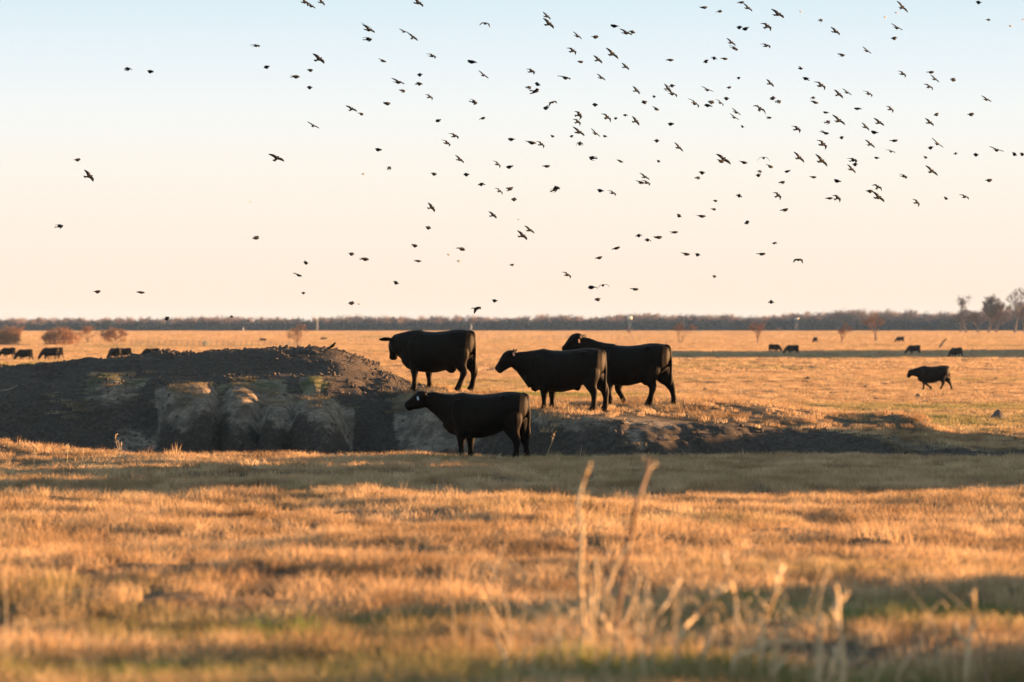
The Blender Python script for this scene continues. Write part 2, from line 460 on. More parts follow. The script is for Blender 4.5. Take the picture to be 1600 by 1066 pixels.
M = dict(
    ground=ground_material(),
    grass=grass_material('dry_grass', (0.36, 0.23, 0.125), (0.58, 0.41, 0.235), (0.085, 0.13, 0.028)),
    grey=grass_material('weathered_grass', (0.20, 0.155, 0.10), (0.32, 0.25, 0.17), (0.05, 0.10, 0.025)),
    hide=hide_material(),
    soil=plain('soil_clod', (0.095, 0.075, 0.060), 0.95, 0.5, 6, 0.1, 0.6, 30),
    bird=plain('feathers', (0.004, 0.0038, 0.0036), 0.75, 0.5, 30, 0.05),
    birdp=plain('sunlit_tone_feathers', (0.30, 0.24, 0.16), 0.7, 0.4, 30, 0.2),  # dark birds caught by the sun: sunlight painted in as paler colour
    bark=plain('bark', (0.13, 0.095, 0.075), 0.9, 0.35, 3, 0.1),
    twig=plain('twigs', (0.20, 0.135, 0.10), 0.9, 0.3, 0.6, 0.1),
    rust=plain('rusty_brush', (0.30, 0.15, 0.075), 0.9, 0.35, 0.5, 0.1),
    woods=plain('woods_twigs', (0.19, 0.13, 0.115), 0.9, 0.35, 0.2, 0.1),
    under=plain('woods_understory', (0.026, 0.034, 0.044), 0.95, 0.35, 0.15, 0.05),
    stem=plain('dry_stem', (0.47, 0.335, 0.185), 0.7, 0.35, 14, 0.25),
    stemd=plain('dark_stem', (0.20, 0.12, 0.07), 0.8, 0.35, 14, 0.2),
    steel=plain('galvanised_steel', (0.42, 0.40, 0.37), 0.5, 0.1, 2, 0.4),
    tank=plain('pale_green_tank', (0.62, 0.70, 0.45), 0.5, 0.06, 0.5, 0.4),
    cream=plain('cream_paint', (0.75, 0.66, 0.52), 0.5, 0.08, 1, 0.4),
    wood=plain('grey_wood', (0.20, 0.16, 0.12), 0.85, 0.3, 6, 0.1),
    hay=plain('hay', (0.55, 0.42, 0.22), 0.95, 0.25, 12, 0.1, 0.6, 60),
    black=plain('black_rubber', (0.015, 0.014, 0.013), 0.7, 0.2, 4, 0.3),
    tagb=plain('pale_blue_tag', (0.36, 0.47, 0.58), 0.5, 0.05, 20, 0.4),
    tago=plain('orange_tag', (0.70, 0.30, 0.18), 0.5, 0.05, 20, 0.4),
    horn=plain('hoof', (0.03, 0.025, 0.022), 0.6, 0.3, 20, 0.3),
)

# ------------------------------------------------------------------ ground sheet
def axis(segs):
    out = []
    for a, b, st in segs:
        n = max(1, int(round((b - a) / st)))
        out += list(np.linspace(a, b, n, endpoint=False))
    return np.array(out + [segs[-1][1]])
gx = [14 + 0]
xf = list(axis([(0, 14, 0.085)]))
st, xx = 0.1, 14.0
xs_out = []
while xx < 2600:
    st *= 1.10; xx += st; xs_out.append(xx)
xp = np.array(xf + xs_out)
X = np.concatenate([-xp[:0:-1], xp])
ys = list(axis([(15, 60, 0.16), (60, 76.5, 0.12), (76.5, 92, 0.05), (92, 112, 0.2)]))
st, yy = 0.25, 112.0
while yy < 4600:
    st *= 1.045; yy += st; ys.append(yy)
yneg = []
st, yy = 0.2, 15.0
while yy > -700:
    st *= 1.25; yy -= st; yneg.append(yy)
Y = np.array(yneg[::-1] + ys)
GX, GY = np.meshgrid(X, Y)
GZ = T(GX, GY)
nv = GX.size
me = bpy.data.meshes.new('pasture_ground')
me.vertices.add(nv)
me.vertices.foreach_set('co', np.stack([GX, GY, GZ], -1).astype(np.float32).ravel())
ny, nx = GX.shape
idx = np.arange(nv).reshape(ny, nx)
quads = np.stack([idx[:-1, :-1], idx[:-1, 1:], idx[1:, 1:], idx[1:, :-1]], -1).reshape(-1, 4)
me.loops.add(quads.size)
me.loops.foreach_set('vertex_index', quads.ravel().astype(np.int32))
me.polygons.add(len(quads))
me.polygons.foreach_set('loop_start', np.arange(0, quads.size, 4, dtype=np.int32))
me.polygons.foreach_set('use_smooth', np.ones(len(quads), dtype=bool))
me.update(calc_edges=True)
a = me.attributes.new('mud', 'FLOAT', 'POINT'); a.data.foreach_set('value', mudmask(GX, GY).astype(np.float32).ravel())
a = me.attributes.new('green', 'FLOAT', 'POINT'); a.data.foreach_set('value', greenmask(GX, GY).astype(np.float32).ravel())
a = me.attributes.new('bank', 'FLOAT', 'POINT'); a.data.foreach_set('value', bankmask(GX, GY).astype(np.float32).ravel())
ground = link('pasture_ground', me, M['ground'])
tag(ground, kind='structure')
print('ground verts', nv)

# ------------------------------------------------------------------ scattering of what cannot be counted
def scatter(name, P, rz, sc, idxs, green, srcs, label, cat, tilt=0.0):
    me = bpy.data.meshes.new(name)
    n = len(P)
    me.vertices.add(n)
    me.vertices.foreach_set('co', np.asarray(P, np.float32).ravel())
    rot = np.zeros((n, 3), np.float32)
    rot[:, 2] = rz
    if tilt: rot[:, 0] = rng.normal(0, tilt, n); rot[:, 1] = rng.normal(0, tilt, n)
    at = me.attributes.new('rot', 'FLOAT_VECTOR', 'POINT'); at.data.foreach_set('vector', rot.ravel())
    at = me.attributes.new('sc', 'FLOAT', 'POINT'); at.data.foreach_set('value', np.asarray(sc, np.float32))
    at = me.attributes.new('idx', 'INT', 'POINT'); at.data.foreach_set('value', np.asarray(idxs, np.int32))
    at = me.attributes.new('green', 'FLOAT', 'POINT'); at.data.foreach_set('value', np.asarray(green, np.float32))
    o = bpy.data.objects.new(name, me)
    C.objects.link(o)
    col = bpy.data.collections.new(name + '_sources')
    for s in srcs: col.objects.link(s)
    g = bpy.data.node_groups.new(name + '_scatter', 'GeometryNodeTree')
    g.interface.new_socket('Geometry', in_out='INPUT', socket_type='NodeSocketGeometry')
    g.interface.new_socket('Geometry', in_out='OUTPUT', socket_type='NodeSocketGeometry')
    gi, go = g.nodes.new('NodeGroupInput'), g.nodes.new('NodeGroupOutput')
    ci = g.nodes.new('GeometryNodeCollectionInfo'); ci.inputs['Collection'].default_value = col
    ci.inputs['Separate Children'].default_value = True; ci.inputs['Reset Children'].default_value = True
    ip = g.nodes.new('GeometryNodeInstanceOnPoints'); ip.inputs['Pick Instance'].default_value = True
    def attr(nm, ty):
        q = g.nodes.new('GeometryNodeInputNamedAttribute'); q.data_type = ty; q.inputs['Name'].default_value = nm
        return q.outputs['Attribute']
    g.links.new(gi.outputs[0], ip.inputs['Points'])
    g.links.new(ci.outputs[0], ip.inputs['Instance'])
    g.links.new(attr('idx', 'INT'), ip.inputs['Instance Index'])
    er = g.nodes.new('FunctionNodeEulerToRotation')
    g.links.new(attr('rot', 'FLOAT_VECTOR'), er.inputs[0])
    g.links.new(er.outputs[0], ip.inputs['Rotation'])
    g.links.new(attr('sc', 'FLOAT'), ip.inputs['Scale'])
    g.links.new(ip.outputs[0], go.inputs[0])
    md = o.modifiers.new('scatter', 'NODES'); md.node_group = g
    tag(o, label, cat, kind='stuff')
    return o

def tuft(name, n, rad, h, w, lean, mat, seed):
    r = random.Random(seed)
    v, f = [], []
    for i in range(n):
        a = r.uniform(0, 6.283); q = rad * math.sqrt(r.random())
        x, y = q * math.cos(a), q * math.sin(a)
        hh = h * r.uniform(0.45, 1.15); ww = w * r.uniform(0.6, 1.2)
        b = r.uniform(0, 6.283); ln = lean * r.uniform(0.2, 1.6)
        dx, dy = math.cos(b) * ln * hh, math.sin(b) * ln * hh
        c = r.uniform(0, 3.1416); ex, ey = math.cos(c) * ww / 2, math.sin(c) * ww / 2
        k = len(v)
        v += [(x - ex, y - ey, -0.02), (x + ex, y + ey, -0.02),
              (x + dx * .4 - ex * .8, y + dy * .4 - ey * .8, hh * .55), (x + dx * .4 + ex * .8, y + dy * .4 + ey * .8, hh * .55),
              (x + dx, y + dy, hh * r.uniform(0.85, 1.0))]
        f += [(k, k + 1, k + 3, k + 2), (k + 2, k + 3, k + 4)]
    return bpy.data.objects.new(name, mesh(name, v, f, mat=mat))

def band(y0, y1, dens, marg=1.3, extra=3.0, pw=1.0):
    """points over the ground wedge in front of the viewpoint, wider than the view on both sides"""
    wa, wb = 0.2667 * y0 * marg + extra, 0.2667 * y1 * marg + extra
    n = int((wa + wb) / 2 * (y1 - y0) * dens)
    y = y0 + (y1 - y0) * rng.random(n * 2)
    wd = 0.2667 * y * marg + extra
    keep = rng.random(n * 2) < wd / wb
    y = y[keep][:n]; wd = wd[keep][:n]
    x = (rng.random(len(y)) - 0.5) * wd
    return x, y

def grass(name, y0, y1, dens, srcs, label, thin=None, scl=(0.7, 1.3), greens=True, dz=0.0):
    x, y = band(y0, y1, dens)
    m = mudmask(x, y) if y1 < 400 else np.zeros_like(x)
    clump = vnoise(x * 1.1, y * 0.9, 61) * 0.6 + vnoise(x * 0.3, y * 0.3, 62) * 0.6
    keep = (rng.random(len(x)) > m * 1.02) & (rng.random(len(x)) < np.clip((clump - 0.30) * 2.4, 0.10 if y1 < 130 else 0.35, 1))
    if thin is not None: keep &= thin(x, y)
    x, y = x[keep], y[keep]
    z = T(x, y) - dz
    g = greenmask(x, y) if greens else np.zeros_like(x)
    g = np.clip(g * (0.5 + rng.random(len(x))), 0, 1)
    sc = rng.uniform(scl[0], scl[1], len(x)) * (0.7 + 0.55 * vnoise(x * 0.8, y * 0.8, 63))
    return scatter(name, np.stack([x, y, z], -1), rng.uniform(0, 6.28, len(x)), sc, rng.integers(0, len(srcs), len(x)), g, srcs, label, 'grass')

tA = [tuft('tuft', 46, 0.13, h, 0.007, ln, M['grass'], i) for i, (h, ln) in enumerate([(0.10, .8), (0.13, .6), (0.08, 1.2), (0.16, .5), (0.11, 1.0)])]
tB = [tuft('tuft', 50, 0.16, h, 0.010, ln, M['grass'], 20 + i) for i, (h, ln) in enumerate([(0.09, .9), (0.12, .7), (0.07, 1.1)])]
tG = [tuft('tuft', 60, 0.18, h, 0.010, ln, M['grey'], 30 + i) for i, (h, ln) in enumerate([(0.06, 1.5), (0.08, 1.3), (0.05, 1.6)])]
tC = [tuft('tuft', 70, 0.40, h, 0.022, ln, M['grass'], 40 + i) for i, (h, ln) in enumerate([(0.11, .8), (0.15, .7), (0.09, 1.0)])]
tD = [tuft('tuft', 90, 1.0, h, 0.06, ln, M['grass'], 50 + i) for i, (h, ln) in enumerate([(0.16, .8), (0.22, .7)])]
tE = [tuft('tuft', 110, 2.6, h, 0.16, ln, M['grass'], 60 + i) for i, (h, ln) in enumerate([(0.24, .9), (0.32, .8)])]
grass('dry_grass', 15.5, 60, 48, tA, 'short dry orange-tan grass across the blurred foreground')
tS = [tuft('tuft', 12, 0.05, h, 0.006, .22, M['grass'], 80 + i) for i, h in enumerate((.17, .22, .14))] + [tuft('tuft', 40, 0.12, .16, 0.008, .5, M['grass'], 90)]
grass('tall_dry_grass', 15.5, 76, 3.0, tS, 'taller dry seed stalks standing in clumps above the short grass', thin=lambda x, y: vnoise(x * .7, y * .7, 66) > .52)
grass('dry_grass', 60, 125, 30, tB, 'dry tan grass on the near edge and top of the bank', thin=lambda x, y: rng.random(len(x)) > bankmask(x, y))
grass('weathered_grass', 77, 92, 40, tG, 'grey matted dead grass on the slumped bank blocks', thin=lambda x, y: (y < 90) & (np.abs(x) < 14) & (rng.random(len(x)) < bankmask(x, y) * 0.8 * (1 - sstep(0.35, 0.9, slope(x, y)))))
grass('pasture_grass', 120, 330, 3.2, tC, 'sunlit tan grass on the pasture behind the dugout')
grass('far_pasture_grass', 320, 1020, 0.30, tD, 'orange lit grass on the far pasture among the cattle')
grass('far_field_grass', 1000, 2320, 0.065, tE, 'pale orange grass of the fields below the woods')

# clods on the bare bank
def clod(seed):
    r = random.Random(seed)
    v = []
    base = [(1, 0, 0), (-1, 0, 0), (0, 1, 0), (0, -1, 0), (0, 0, 1), (0, 0, -1)]
    pts = [Vector(b) for b in base] + [Vector((sx, sy, sz)).normalized() for sx in (-1, 1) for sy in (-1, 1) for sz in (-1, 1)]
    v = [tuple(p * r.uniform(0.6, 1.1)) for p in pts]
    f = []
    import itertools
    ix = {b: i for i, b in enumerate(base)}
    for k, (sx, sy, sz) in enumerate(itertools.product((-1, 1), repeat=3)):
        c = 6 + k
        xs, ys_, zs = ix[(sx, 0, 0)], ix[(0, sy, 0)], ix[(0, 0, sz)]
        tri = [(xs, ys_, c), (ys_, zs, c), (zs, xs, c)]
        if sx * sy * sz < 0: tri = [t[::-1] for t in tri]
        f += tri
    return bpy.data.objects.new('clod', mesh('clod', v, f, mat=M['soil']))
cl = [clod(i) for i in range(5)]
n = 60000
x = rng.uniform(-15, 14, n); y = rng.uniform(78, 98, n)
k = rng.random(n) < mudmask(x, y) * np.where(x > 2.5, 0.45, 0.8) * (0.25 + 0.9 * vnoise(x * 0.8, y * 0.8, 71))
x, y = x[k], y[k]
sc = 0.014 + 0.042 * rng.random(len(x)) ** 2.4 + 0.025 * (rng.random(len(x)) < 0.06)
scatter('soil_clods', np.stack([x, y, T(x, y) + sc * 0.2], -1), rng.uniform(0, 6.28, len(x)), sc, rng.integers(0, 5, len(x)), np.zeros(len(x)), cl,
        'dark crumbly soil clods over the trampled bank', 'soil', tilt=1.0)

x, y = band(96, 420, 0.013)
k = vnoise(x * .06, y * .03, 72) > .45
x, y = x[k], y[k]
sc = rng.uniform(.05, .15, len(x))
scatter('dung_and_clods', np.stack([x, y, T(x, y) + .0], -1), rng.uniform(0, 6.28, len(x)), sc, rng.integers(0, 5, len(x)), np.zeros(len(x)), [clod(40 + i) for i in range(5)],
        'small dark dung pats and clods strewn over the sunlit pasture', 'dung', tilt=.2)
# ------------------------------------------------------------------ cattle
def remesh(mb, voxel, smooth_it, mat):
    me = mb.mesh('cow_raw')
    o = bpy.data.objects.new('cow_raw', me)
    C.objects.link(o)
    md = o.modifiers.new('r', 'REMESH'); md.mode = 'VOXEL'; md.voxel_size = voxel; md.use_smooth_shade = True
    ms = o.modifiers.new('s', 'SMOOTH'); ms.factor = 0.5; ms.iterations = smooth_it
    dg = bpy.context.evaluated_depsgraph_get()
    res = bpy.data.meshes.new_from_object(o.evaluated_get(dg))
    bpy.data.objects.remove(o); bpy.data.meshes.remove(me)
    res.materials.clear(); res.materials.append(mat)
    return res

def bez(pts, n):
    """smooth points through a polyline (Catmull-Rom)"""
    P = [Vector(p) for p in pts]
    P = [P[0] * 2 - P[1]] + P + [P[-1] * 2 - P[-2]]
    out = []
    for i in range(1, len(P) - 2):
        for k in range(n):
            t = k / n
            a, b, c, d = P[i - 1], P[i], P[i + 1], P[i + 2]
            out.append(0.5 * ((2 * b) + (c - a) * t + (2 * a - 5 * b + 4 * c - d) * t * t + (3 * b - a - 3 * c + d) * t ** 3))
    out.append(P[-2])
    return out

def cow_mesh(trunk, neck, head, legs, tail, ears, udder=None, dewlap=None, voxel=0.022, it=3):
    mb = MB()
    # trunk: x, top, bottom, half width
    mb.loft([((x, 0, (t + b) / 2), (t - b) / 2, w, 0.98) for x, t, b, w in trunk], 20, axis=Vector((1, 0, 0)))
    for sy in (-1, 1):   # shoulder blades and hip bones under the hide
        mb.loft([((.56, .20 * sy, 1.22), .10, .05), ((.54, .25 * sy, 1.02), .16, .075), ((.52, .25 * sy, .82), .15, .07), ((.5, .22 * sy, .66), .10, .05)], 10, up=Vector((1, 0, 0)))
        mb.loft([((-.30, .20 * sy, 1.27), .04, .04), ((-.36, .25 * sy, 1.27), .075, .07), ((-.43, .21 * sy, 1.26), .04, .04)], 8)
    mb.loft([(Vector(c), h * 1.14, w * 1.12) for c, h, w in neck], 16)
    mb.loft([(Vector(c), h, w, 0.85) for c, h, w in head], 16)
    for lg in legs:
        pts = [Vector(p[0]) for p in lg]
        P = bez(pts, 4)
        Rr = bez([(p[1], p[2], 0) for p in lg], 4)
        mb.loft([(p, max(0.02, r.x), max(0.02, r.y)) for p, r in zip(P, Rr)], 10, up=Vector((1, 0, 0)))
    P = bez([t[0] for t in tail], 4); Rr = bez([(t[1], 0, 0) for t in tail], 4)
    mb.tube(P, [max(0.018, r.x) for r in Rr], 8)
    for c0, c1, wd in ears:
        c0, c1 = Vector(c0), Vector(c1)
        ax = c1 - c0
        mb.loft([(c0, 0.026, wd * .45), (c0 + ax * .25, 0.024, wd * .9), (c0 + ax * .55, 0.022, wd), (c0 + ax * .85, 0.02, wd * .6), (c1, 0.018, wd * .2)], 8, up=Vector((1, 0, 0.3)))
    if udder:
        c, r = udder
        mb.loft([(Vector(c) + Vector((-r, 0, 0)), r * .3, r * .3), (Vector(c) + Vector((-r * .5, 0, -.02)), r * .8, r * .7), (Vector(c), r, r * .8), (Vector(c) + Vector((r * .7, 0, .02)), r * .7, r * .6), (Vector(c) + Vector((r * 1.4, 0, .06)), r * .2, r * .3)], 12)
    if dewlap:
        for a_, b_ in zip(dewlap[:-1], dewlap[1:]):
            mb.loft([(Vector(a_[0]), a_[1], a_[2]), (Vector(b_[0]), b_[1], b_[2])], 10)
    return remesh(mb, voxel, it, M['hide'])

def leg_f(x, y, kx=0.0, hx=0.0, top=0.86, k=1.22, hz=0.0):
    """front leg: shoulder, elbow, knee, fetlock, hoof"""
    return [((x - .03, y * 1.05, top), .20, .11), ((x - .01, y * 1.12, top - .22), .135, .10), ((x + kx * .5, y * 1.05, .50), .088 * k, .075 * k),
            ((x + kx, y, .36), .064 * k, .062 * k), ((x + (kx + hx) / 2, y, .24 + hz * .6), .047 * k, .046 * k), ((x + hx, y, .115 + hz), .054 * k, .052 * k), ((x + hx + .02, y, .05 + hz), .060 * k, .058 * k), ((x + hx + .035, y, .0 + hz), .072 * k, .064 * k)]
def leg_h(x, y, kx=0.0, hx=0.0, top=1.02, k=1.22, hz=0.0):
    """hind leg: hip, thigh, gaskin, hock, cannon, fetlock, hoof"""
    xt = max(x, -.56)
    return [((xt, y * .85, top), .20, .15), ((xt - .01 + kx * .1, y * 1.0, top - .20), .225, .15), (((xt + x) / 2 - .02 + kx * .4, y * 1.05, .66), .19, .12), ((x - .06 + kx * .8, y * 1.03, .53), .125, .085),
            ((x - .11 + kx, y, .42), .078 * k, .06 * k), ((x - .10 + (kx + hx) / 2, y, .28 + hz * .5), .052 * k, .047 * k), ((x - .07 + hx, y, .12 + hz), .056 * k, .052 * k), ((x - .04 + hx, y, .05 + hz), .06 * k, .058 * k), ((x - .015 + hx, y, .0 + hz), .072 * k, .064 * k)]

TR = [(-.82, 1.24, 1.02, .08), (-.78, 1.315, .88, .16), (-.68, 1.365, .76, .25), (-.52, 1.385, .69, .31), (-.36, 1.385, .62, .345), (-.12, 1.345, .50, .385), (.12, 1.325, .445, .40), (.34, 1.335, .45, .37), (.52, 1.365, .47, .30), (.66, 1.345, .49, .24), (.80, 1.28, .54, .18), (.92, 1.20, .66, .11)]
def stretch(tr, sx=1.0, dbot=0.0, dw=1.0, dtop=0.0):
    return [(x * sx, t + dtop, b + dbot, w * dw) for x, t, b, w in tr]
def tail_pts(x0=-.78, z0=1.31, back=.035, end=.42, y=0.0):
    return [((x0 + .08, 0, z0 + .02), .05), ((x0 - .015, 0, z0 - .03), .05), ((x0 - back, y * .4, z0 - .16), .042), ((x0 - back - .015, y, z0 - .42), .036), ((x0 - back - .01, y, end + .30), .034), ((x0 - back, y, end + .13), .06), ((x0 - back, y, end), .025)]

def head_at(poll, muz, w=.115, yaw=0.0):
    p, m = Vector(poll), Vector(muz)
    d = (m - p)
    up = Vector((0, 0, 1))
    return [(p - d * .12, .08, .08), (p + d * .02, .145, .12), (p + d * .22, .18, w * 1.1), (p + d * .42, .165, w * 1.08), (p + d * .62, .132, w * .84), (p + d * .80, .108, w * .76), (p + d * .93, .10, w * .80), (p + d * 1.0, .06, w * .55)]

cows = {}
# heifer in the dugout: head level, looking left
pl, mz = (1.27, 0, 1.27), (1.70, 0.02, 1.06)
cows['heifer'] = cow_mesh(TR,
    [((.55, 0, 1.0), .33, .23), ((.78, 0, 1.03), .27, .18), ((1.0, 0, 1.12), .205, .13), ((1.18, 0, 1.20), .165, .11), ((1.28, 0, 1.21), .12, .09)],
    head_at(pl, mz),
    [leg_f(.52, .16), leg_f(.40, -.16), leg_h(-.50, .17, 0, -.03), leg_h(-.62, -.17, .02, -.06)],
    tail_pts(), [((1.27, .08, 1.30), (1.23, .31, 1.33), .07), ((1.27, -.08, 1.30), (1.23, -.31, 1.33), .07)],
    dewlap=[((.72, 0, .66), .09, .06), ((.90, 0, .82), .08, .04), ((1.08, 0, .98), .06, .04)], voxel=.02)
# deep cow on the mound, head lowered and turned away
hp, hm = (1.16, -.16, 1.13), (1.28, -.36, .70)
tr = stretch(TR, 1.0, -.05, 1.08)
cows['deep'] = cow_mesh(tr,
    [((.52, 0, .98), .36, .25), ((.76, -.02, 1.02), .30, .20), ((.98, -.06, 1.04), .24, .16), ((1.12, -.12, 1.06), .19, .14), ((1.19, -.19, 1.04), .14, .11)],
    head_at(hp, hm, .125),
    [leg_f(.56, .17, 0, .0), leg_f(.32, -.17, .02, .0), leg_h(-.52, .18, .0, .07), leg_h(-.66, -.18, .02, .03)],
    tail_pts(back=.035, end=.36), [((1.20, -.02, 1.16), (1.46, .09, 1.15), .075), ((1.08, -.24, 1.16), (.98, -.46, 1.14), .075)],
    udder=((-.26, 0, .50), .12), dewlap=[((.70, 0, .60), .11, .07), ((.86, -.02, .74), .10, .05), ((1.04, -.06, .86), .08, .05)], voxel=.02)
# cow with a hanging brisket, head held at back level
pl, mz = (1.20, 0, 1.24), (1.56, .03, .87)
cows['brisket'] = cow_mesh(stretch(TR, 1.0, -.035, 1.04),
    [((.55, 0, 1.0), .33, .24), ((.78, 0, 1.02), .28, .19), ((.98, 0, 1.06), .225, .15), ((1.13, 0, 1.10), .18, .12), ((1.22, 0, 1.12), .13, .10)],
    head_at(pl, mz, .12),
    [leg_f(.50, .16), leg_f(.36, -.16), leg_h(-.50, .17, .02, -.02), leg_h(-.70, -.17, .0, -.04)],
    tail_pts(end=.40), [((1.19, .08, 1.26), (1.15, .30, 1.36), .07), ((1.19, -.08, 1.26), (1.15, -.30, 1.36), .07)],
    udder=((-.20, 0, .53), .09), dewlap=[((.66, 0, .52), .12, .07), ((.78, 0, .56), .11, .05), ((.93, 0, .74), .09, .045), ((1.06, 0, .88), .07, .05)], voxel=.02)
# tall cow, head raised, walking stance
pl, mz = (1.20, 0, 1.50), (1.58, .03, 1.20)
cows['raised'] = cow_mesh(TR,
    [((.55, 0, 1.02), .33, .23), ((.76, 0, 1.10), .28, .18), ((.95, 0, 1.22), .22, .14), ((1.10, 0, 1.33), .175, .12), ((1.20, 0, 1.38), .13, .10)],
    head_at(pl, mz, .12),
    [leg_f(.52, .16, .0, -.04), leg_f(.36, -.16, .02, -.10), leg_h(-.42, .17, .06, .10), leg_h(-.62, -.17, -.08, -.18)],
    tail_pts(back=.045, end=.46), [((1.19, .08, 1.52), (1.14, .31, 1.52), .075), ((1.19, -.08, 1.52), (1.14, -.31, 1.52), .075)],
    udder=((-.28, 0, .55), .10), voxel=.02)
# walking cow on the pasture
pl, mz = (1.22, 0, 1.08), (1.46, .03, .72)
cows['walking'] = cow_mesh(stretch(TR, 1.0, -.04, 1.06),
    [((.55, 0, 1.0), .34, .24), ((.78, 0, 1.0), .28, .19), ((.98, 0, 1.0), .22, .15), ((1.14, 0, .99), .18, .12), ((1.23, 0, .98), .13, .10)],
    head_at(pl, mz, .12),
    [leg_f(.58, .16, -.02, .02), leg_f(.46, -.16, -.02, -.28, hz=.03), leg_h(-.42, .17, .04, .14), leg_h(-.62, -.17, -.10, -.24)],
    tail_pts(back=.045, end=.40), [((1.22, .08, 1.09), (1.17, .30, 1.12), .07), ((1.22, -.08, 1.09), (1.17, -.30, 1.12), .07)], voxel=.03, it=4)
# grazing
def graze(k):
    sx = 0.06 * k
    return cow_mesh(stretch(TR, 1.0, -.03, 1.04),
        [((.55, 0, .98), .34, .23), ((.82, 0, .90), .26, .18), ((1.04, 0, .70), .20, .14), ((1.18, 0, .50), .16, .12), ((1.24, 0, .40), .12, .10)],
        head_at((1.22, .02, .48), (1.40 + sx, .04 * k, .05), .12),
        [leg_f(.52, .16, .02, .04 + sx), leg_f(.40, -.16, 0, -.08), leg_h(-.46, .17, .03, .04), leg_h(-.64, -.17, 0, -.08)],
        tail_pts(end=.42), [((1.22, .08, .50), (1.14, .30, .52), .07), ((1.22, -.08, .50), (1.14, -.30, .52), .07)], voxel=.034, it=4)
cows['graze'] = graze(0)
cows['graze2'] = graze(1)

def cow(kind, px, py, d, yaw, scale, label, group=None, tags=(), dz=0.0, cat='cow', xyz=None):
    """stands with its middle at a photograph column, on the ground"""
    if xyz is None:
        x = (px - 800) / FPX * d
        y = d
    else: x, y = xyz
    root = empty('cow', (x, y, tz(x, y) + dz), math.pi - R(yaw), scale)
    body = link('body', cows[kind], parent=root)
    for (p, q, mt) in tags:
        mb = MB(); mb.box((0, 0, 0), (.012, .048, .062)); mb.box((0, 0, .038), (.014, .02, .02))
        link('ear_tag', mb.mesh('ear_tag', mat=M[mt]), parent=root, loc=p, rot=q)
    tag(root, label, cat, group)
    return root
G1 = 'black cattle on the bank'
cow('heifer', 763, 718, 75.9, 12, 0.985, 'black heifer standing at the foot of the bank with a pale blue ear tag', G1, [((1.40, .215, 1.24), (0, .2, .9), 'tagb')])
cow('deep', 688, 608, 87.2, 19, 1.0, 'deep-bodied black cow on the mound with head turned away', G1)
cow('brisket', 887, 634, 84.2, 7, 1.0, 'black cow with hanging brisket standing in front of another cow', G1, [((1.16, .24, 1.24), (0, .2, .9), 'tago')])
cow('raised', 990, 630, 85.9, 15, 1.02, 'tall black cow with raised head and orange ear tag, rearmost of the pair', G1, [((1.17, .25, 1.42), (0, .2, .9), 'tago')])

def far_cow(kind, px, py, yaw, label, scale=1.0, group='cattle grazing on the far pasture', minus=0):
    x, y, z = hit(px, py, 108)
    cow(kind, px, py, y, yaw, scale, label, group, xyz=(x, y))
cow('walking', 1460, 612, 223, 8, 1.06, 'black cow walking left across the sunlit pasture', None)
for q in [('graze', 1209, 551, 205, 'black cow grazing to the right, left of two close together'),
          ('graze', 1239, 554, 10, 'black cow grazing to the left beside one facing right'),
          ('graze2', 1274, 536, 70, 'tiny black cow seen end-on on the far pasture'),
          ('graze', 1407, 536, 20, 'tiny distant black cow above the grazing pair at right'),
          ('graze', 1429, 553.5, 5, 'black cow grazing with head down at the shaded strip'),
          ('graze2', 1495, 560, 48, 'black cow grazing turned half away, rightmost of the herd')]:
    far_cow(q[0], q[1], q[2], q[3], q[4])
G2 = 'cattle behind the left end of the bank'
for i, (kind, px, yy, yaw, sc, lb) in enumerate([
        ('graze', 14, 470, 10, 1.0, 'black cow at the left edge half hidden by the green rise'),
        ('graze', 40, 430, 10, 1.0, 'black cow second from the left edge behind the green rise'),
        ('graze', 80, 442, 8, 1.08, 'black cow nearest the dark crest with its muzzle in the grass'),
        ('graze2', 88, 455, 12, 1.0, 'black cow partly hidden behind another grazing cow at left'),
        ('graze2', 180, 440, 48, 1.06, 'black cow turned half away, left one of two at the crest'),
        ('graze', 196, 452, 30, 1.0, 'black cow close behind a larger one at the dark crest'),
        ('graze', 238, 440, 6, 1.06, 'single black cow showing only its back over the crest')]):
    x = (px - 800) / FPX * yy
    cow(kind, px, 0, yy, yaw, sc, lb, G2, xyz=(x, yy))

